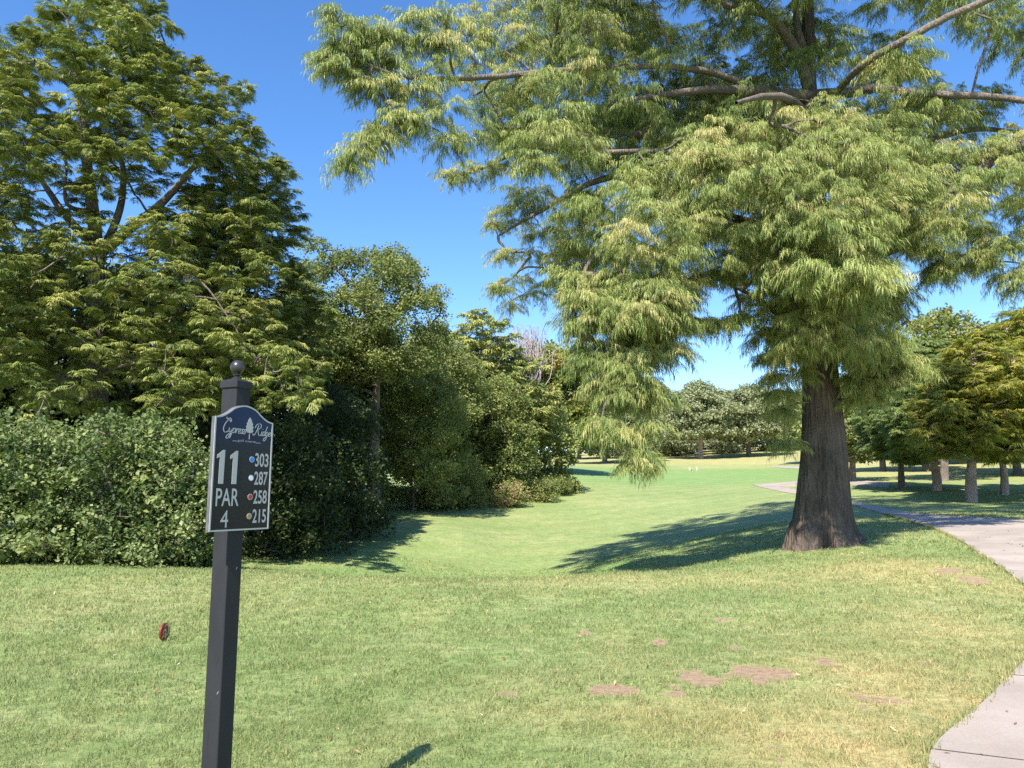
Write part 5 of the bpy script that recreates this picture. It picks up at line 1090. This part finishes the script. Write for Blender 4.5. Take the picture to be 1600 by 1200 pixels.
# ================================================================== small things on the course
def tee_marker():
    g = on_ground(254, 1003); M['mred'] = simple_mat('dark_red_enamel', (0.20, 0.022, 0.012), 0.35, 0, 0.5, .3, 40); M['cream'] = simple_mat('cream_paint', (0.62, 0.42, 0.30), 0.5)
    root = empty('tee_marker', g, math.radians(84)); tag(root, 'small dark red disc with cream curved lettering, tilted in the grass left of sign', 'tee marker')
    r = 0.098; tilt = math.radians(14)
    def tl(o): o.rotation_euler = (0, tilt, 0); return o
    d = tl(MB().lathe([(r * .96, -.012), (r, -.009), (r, .009), (r * .96, .012)], (0, 0, r + .012), 40, 'y').build('disc', M['mred'], root, smooth=True))
    mb = MB()
    def st(pts, th, y=-.0136):
        P = catmull(pts, 6); t = np.gradient(P, axis=0); t /= np.linalg.norm(t, axis=1)[:, None]; nn = np.stack([-t[:, 1], t[:, 0]], 1); m = len(P)
        w_ = th * np.sin(np.linspace(.35, math.pi - .35, m))[:, None]; A = P + nn * w_; B = P - nn * w_
        mb.add([(p[0], y, p[1] + r + .012) for p in A] + [(p[0], y, p[1] + r + .012) for p in B], [(i, i + 1, m + i + 1, m + i) for i in range(m - 1)])
    st([(-.035, .045), (-.01, .08), (.03, .075), (.06, .03), (.055, -.02), (.02, -.035)], .010)
    st([(-.045, -.03), (-.035, .01), (-.005, .02), (.01, -.005), (-.01, -.025)], .009); st([(-.03, -.03), (-.04, -.06), (-.055, -.075)], .009); st([(-.005, -.02), (.008, -.055), (.03, -.062)], .008); st([(.005, .01), (.02, -.04), (.018, -.06)], .007)
    mb.build('lettering', M['cream'], d)
    MB().lathe([(.006, -.08), (.006, .012), (.004, .016)], (0, 0, 0), 10).build('spike', M['ball'], root)
tee_marker()
M['markw'] = simple_mat('pale_marker_paint', (0.50, 0.42, 0.32), 0.5); M['tyre'] = simple_mat('black_rubber', (0.02, 0.02, 0.02), .8)
M['bagp'] = simple_mat('purple_fabric', (0.12, 0.09, 0.26), .8); M['bagw'] = simple_mat('white_fabric', (0.7, 0.7, 0.68), .7)
def bench():
    g = on_ground(1079.5, 735.5); s = 1.0; root = empty('seat_marker', g, math.radians(20)); tag(root, 'tiny pale chair shaped marker at the far edge of the bright green, left one', 'marker')
    MB().box((-.22, 0, .30), (.07, .36, .60), .01).build('upright', M['markw'], root); MB().box((.02, 0, .22), (.40, .36, .06), .01).build('seat', M['markw'], root)
    MB().box((.18, 0, .095), (.06, .30, .19), .01).build('leg', M['markw'], root)
    g = on_ground(1088.7, 735); MBo = MB().box((0, 0, .28), (.16, .10, .56), .015).lathe([(.05, .56), (.06, .58), (.03, .61)], (0, 0, 0), 12); o = MBo.build('marker_post', M['markw'], None, loc=g)
    tag(o, 'tiny pale post at the far edge of the green, right of the chair shaped marker', 'marker')
bench()
def small_sign():
    g = ground_at(1088.5, 186); o = empty('white_sign', g); tag(o, 'tiny white board left of the lone oak trunk on the far slope', 'sign')
    MB().box((0, 0, 1.15), (.75, .04, .6), .01).build('board', M['white'], o)
    for x in (-.3, .3): MB().box((x, 0.05, .6), (.06, .05, 1.3), .005).build('leg', M['post'], o)
small_sign()
def push_cart():
    g = on_ground(894.5, 728.5); root = empty('golf_trolley', g, .5); tag(root, 'golf trolley with white and purple bag on the far fairway right of the dark trunk', 'golf trolley')
    s = 1.1
    for x in (-.32, .32):
        wh = MB().lathe([(.17, -.03), (.18, -.015), (.18, .015), (.17, .03)], (x * s, 0, .18), 20, 'x').build('wheel', M['tyre'], root)
        MB().lathe([(.10, -.032), (.10, .032)], (x * s, 0, .18), 14, 'x').build('hub', M['bagw'], wh)
    MB().lathe([(.05, 0), (.13, .02), (.13, .35), (.15, .75), (.16, .80)], (0, 0.05, .25), 16).build('bag', M['bagw'], root)
    MB().lathe([(.165, .0), (.17, .12)], (0, 0.05, .72), 16).build('bag_collar', M['bagp'], root)
    MB().box((0, -.12, .45), (.22, .12, .30), .02).build('pocket', M['bagp'], root)
    MB().tube([(0, .1, .2), (0, .25, .6), (0, .5, 1.05)], [.02, .02, .02]).tube([(0, 0, .2), (0, -.5, .12)], [.02, .02]).build('frame', M['post'], root)
    for i, (x, y) in enumerate([(-.06, .02), (.05, .08), (.0, -.02), (.07, 0.0)]):
        MB().tube([(x, .05 + y, .9), (x * 1.5, .05 + y, 1.25)], [.008, .008]).box((x * 1.5 + .03, .05 + y, 1.27), (.09, .03, .05), .008).build('golf_club', M['ball'], root)
push_cart()
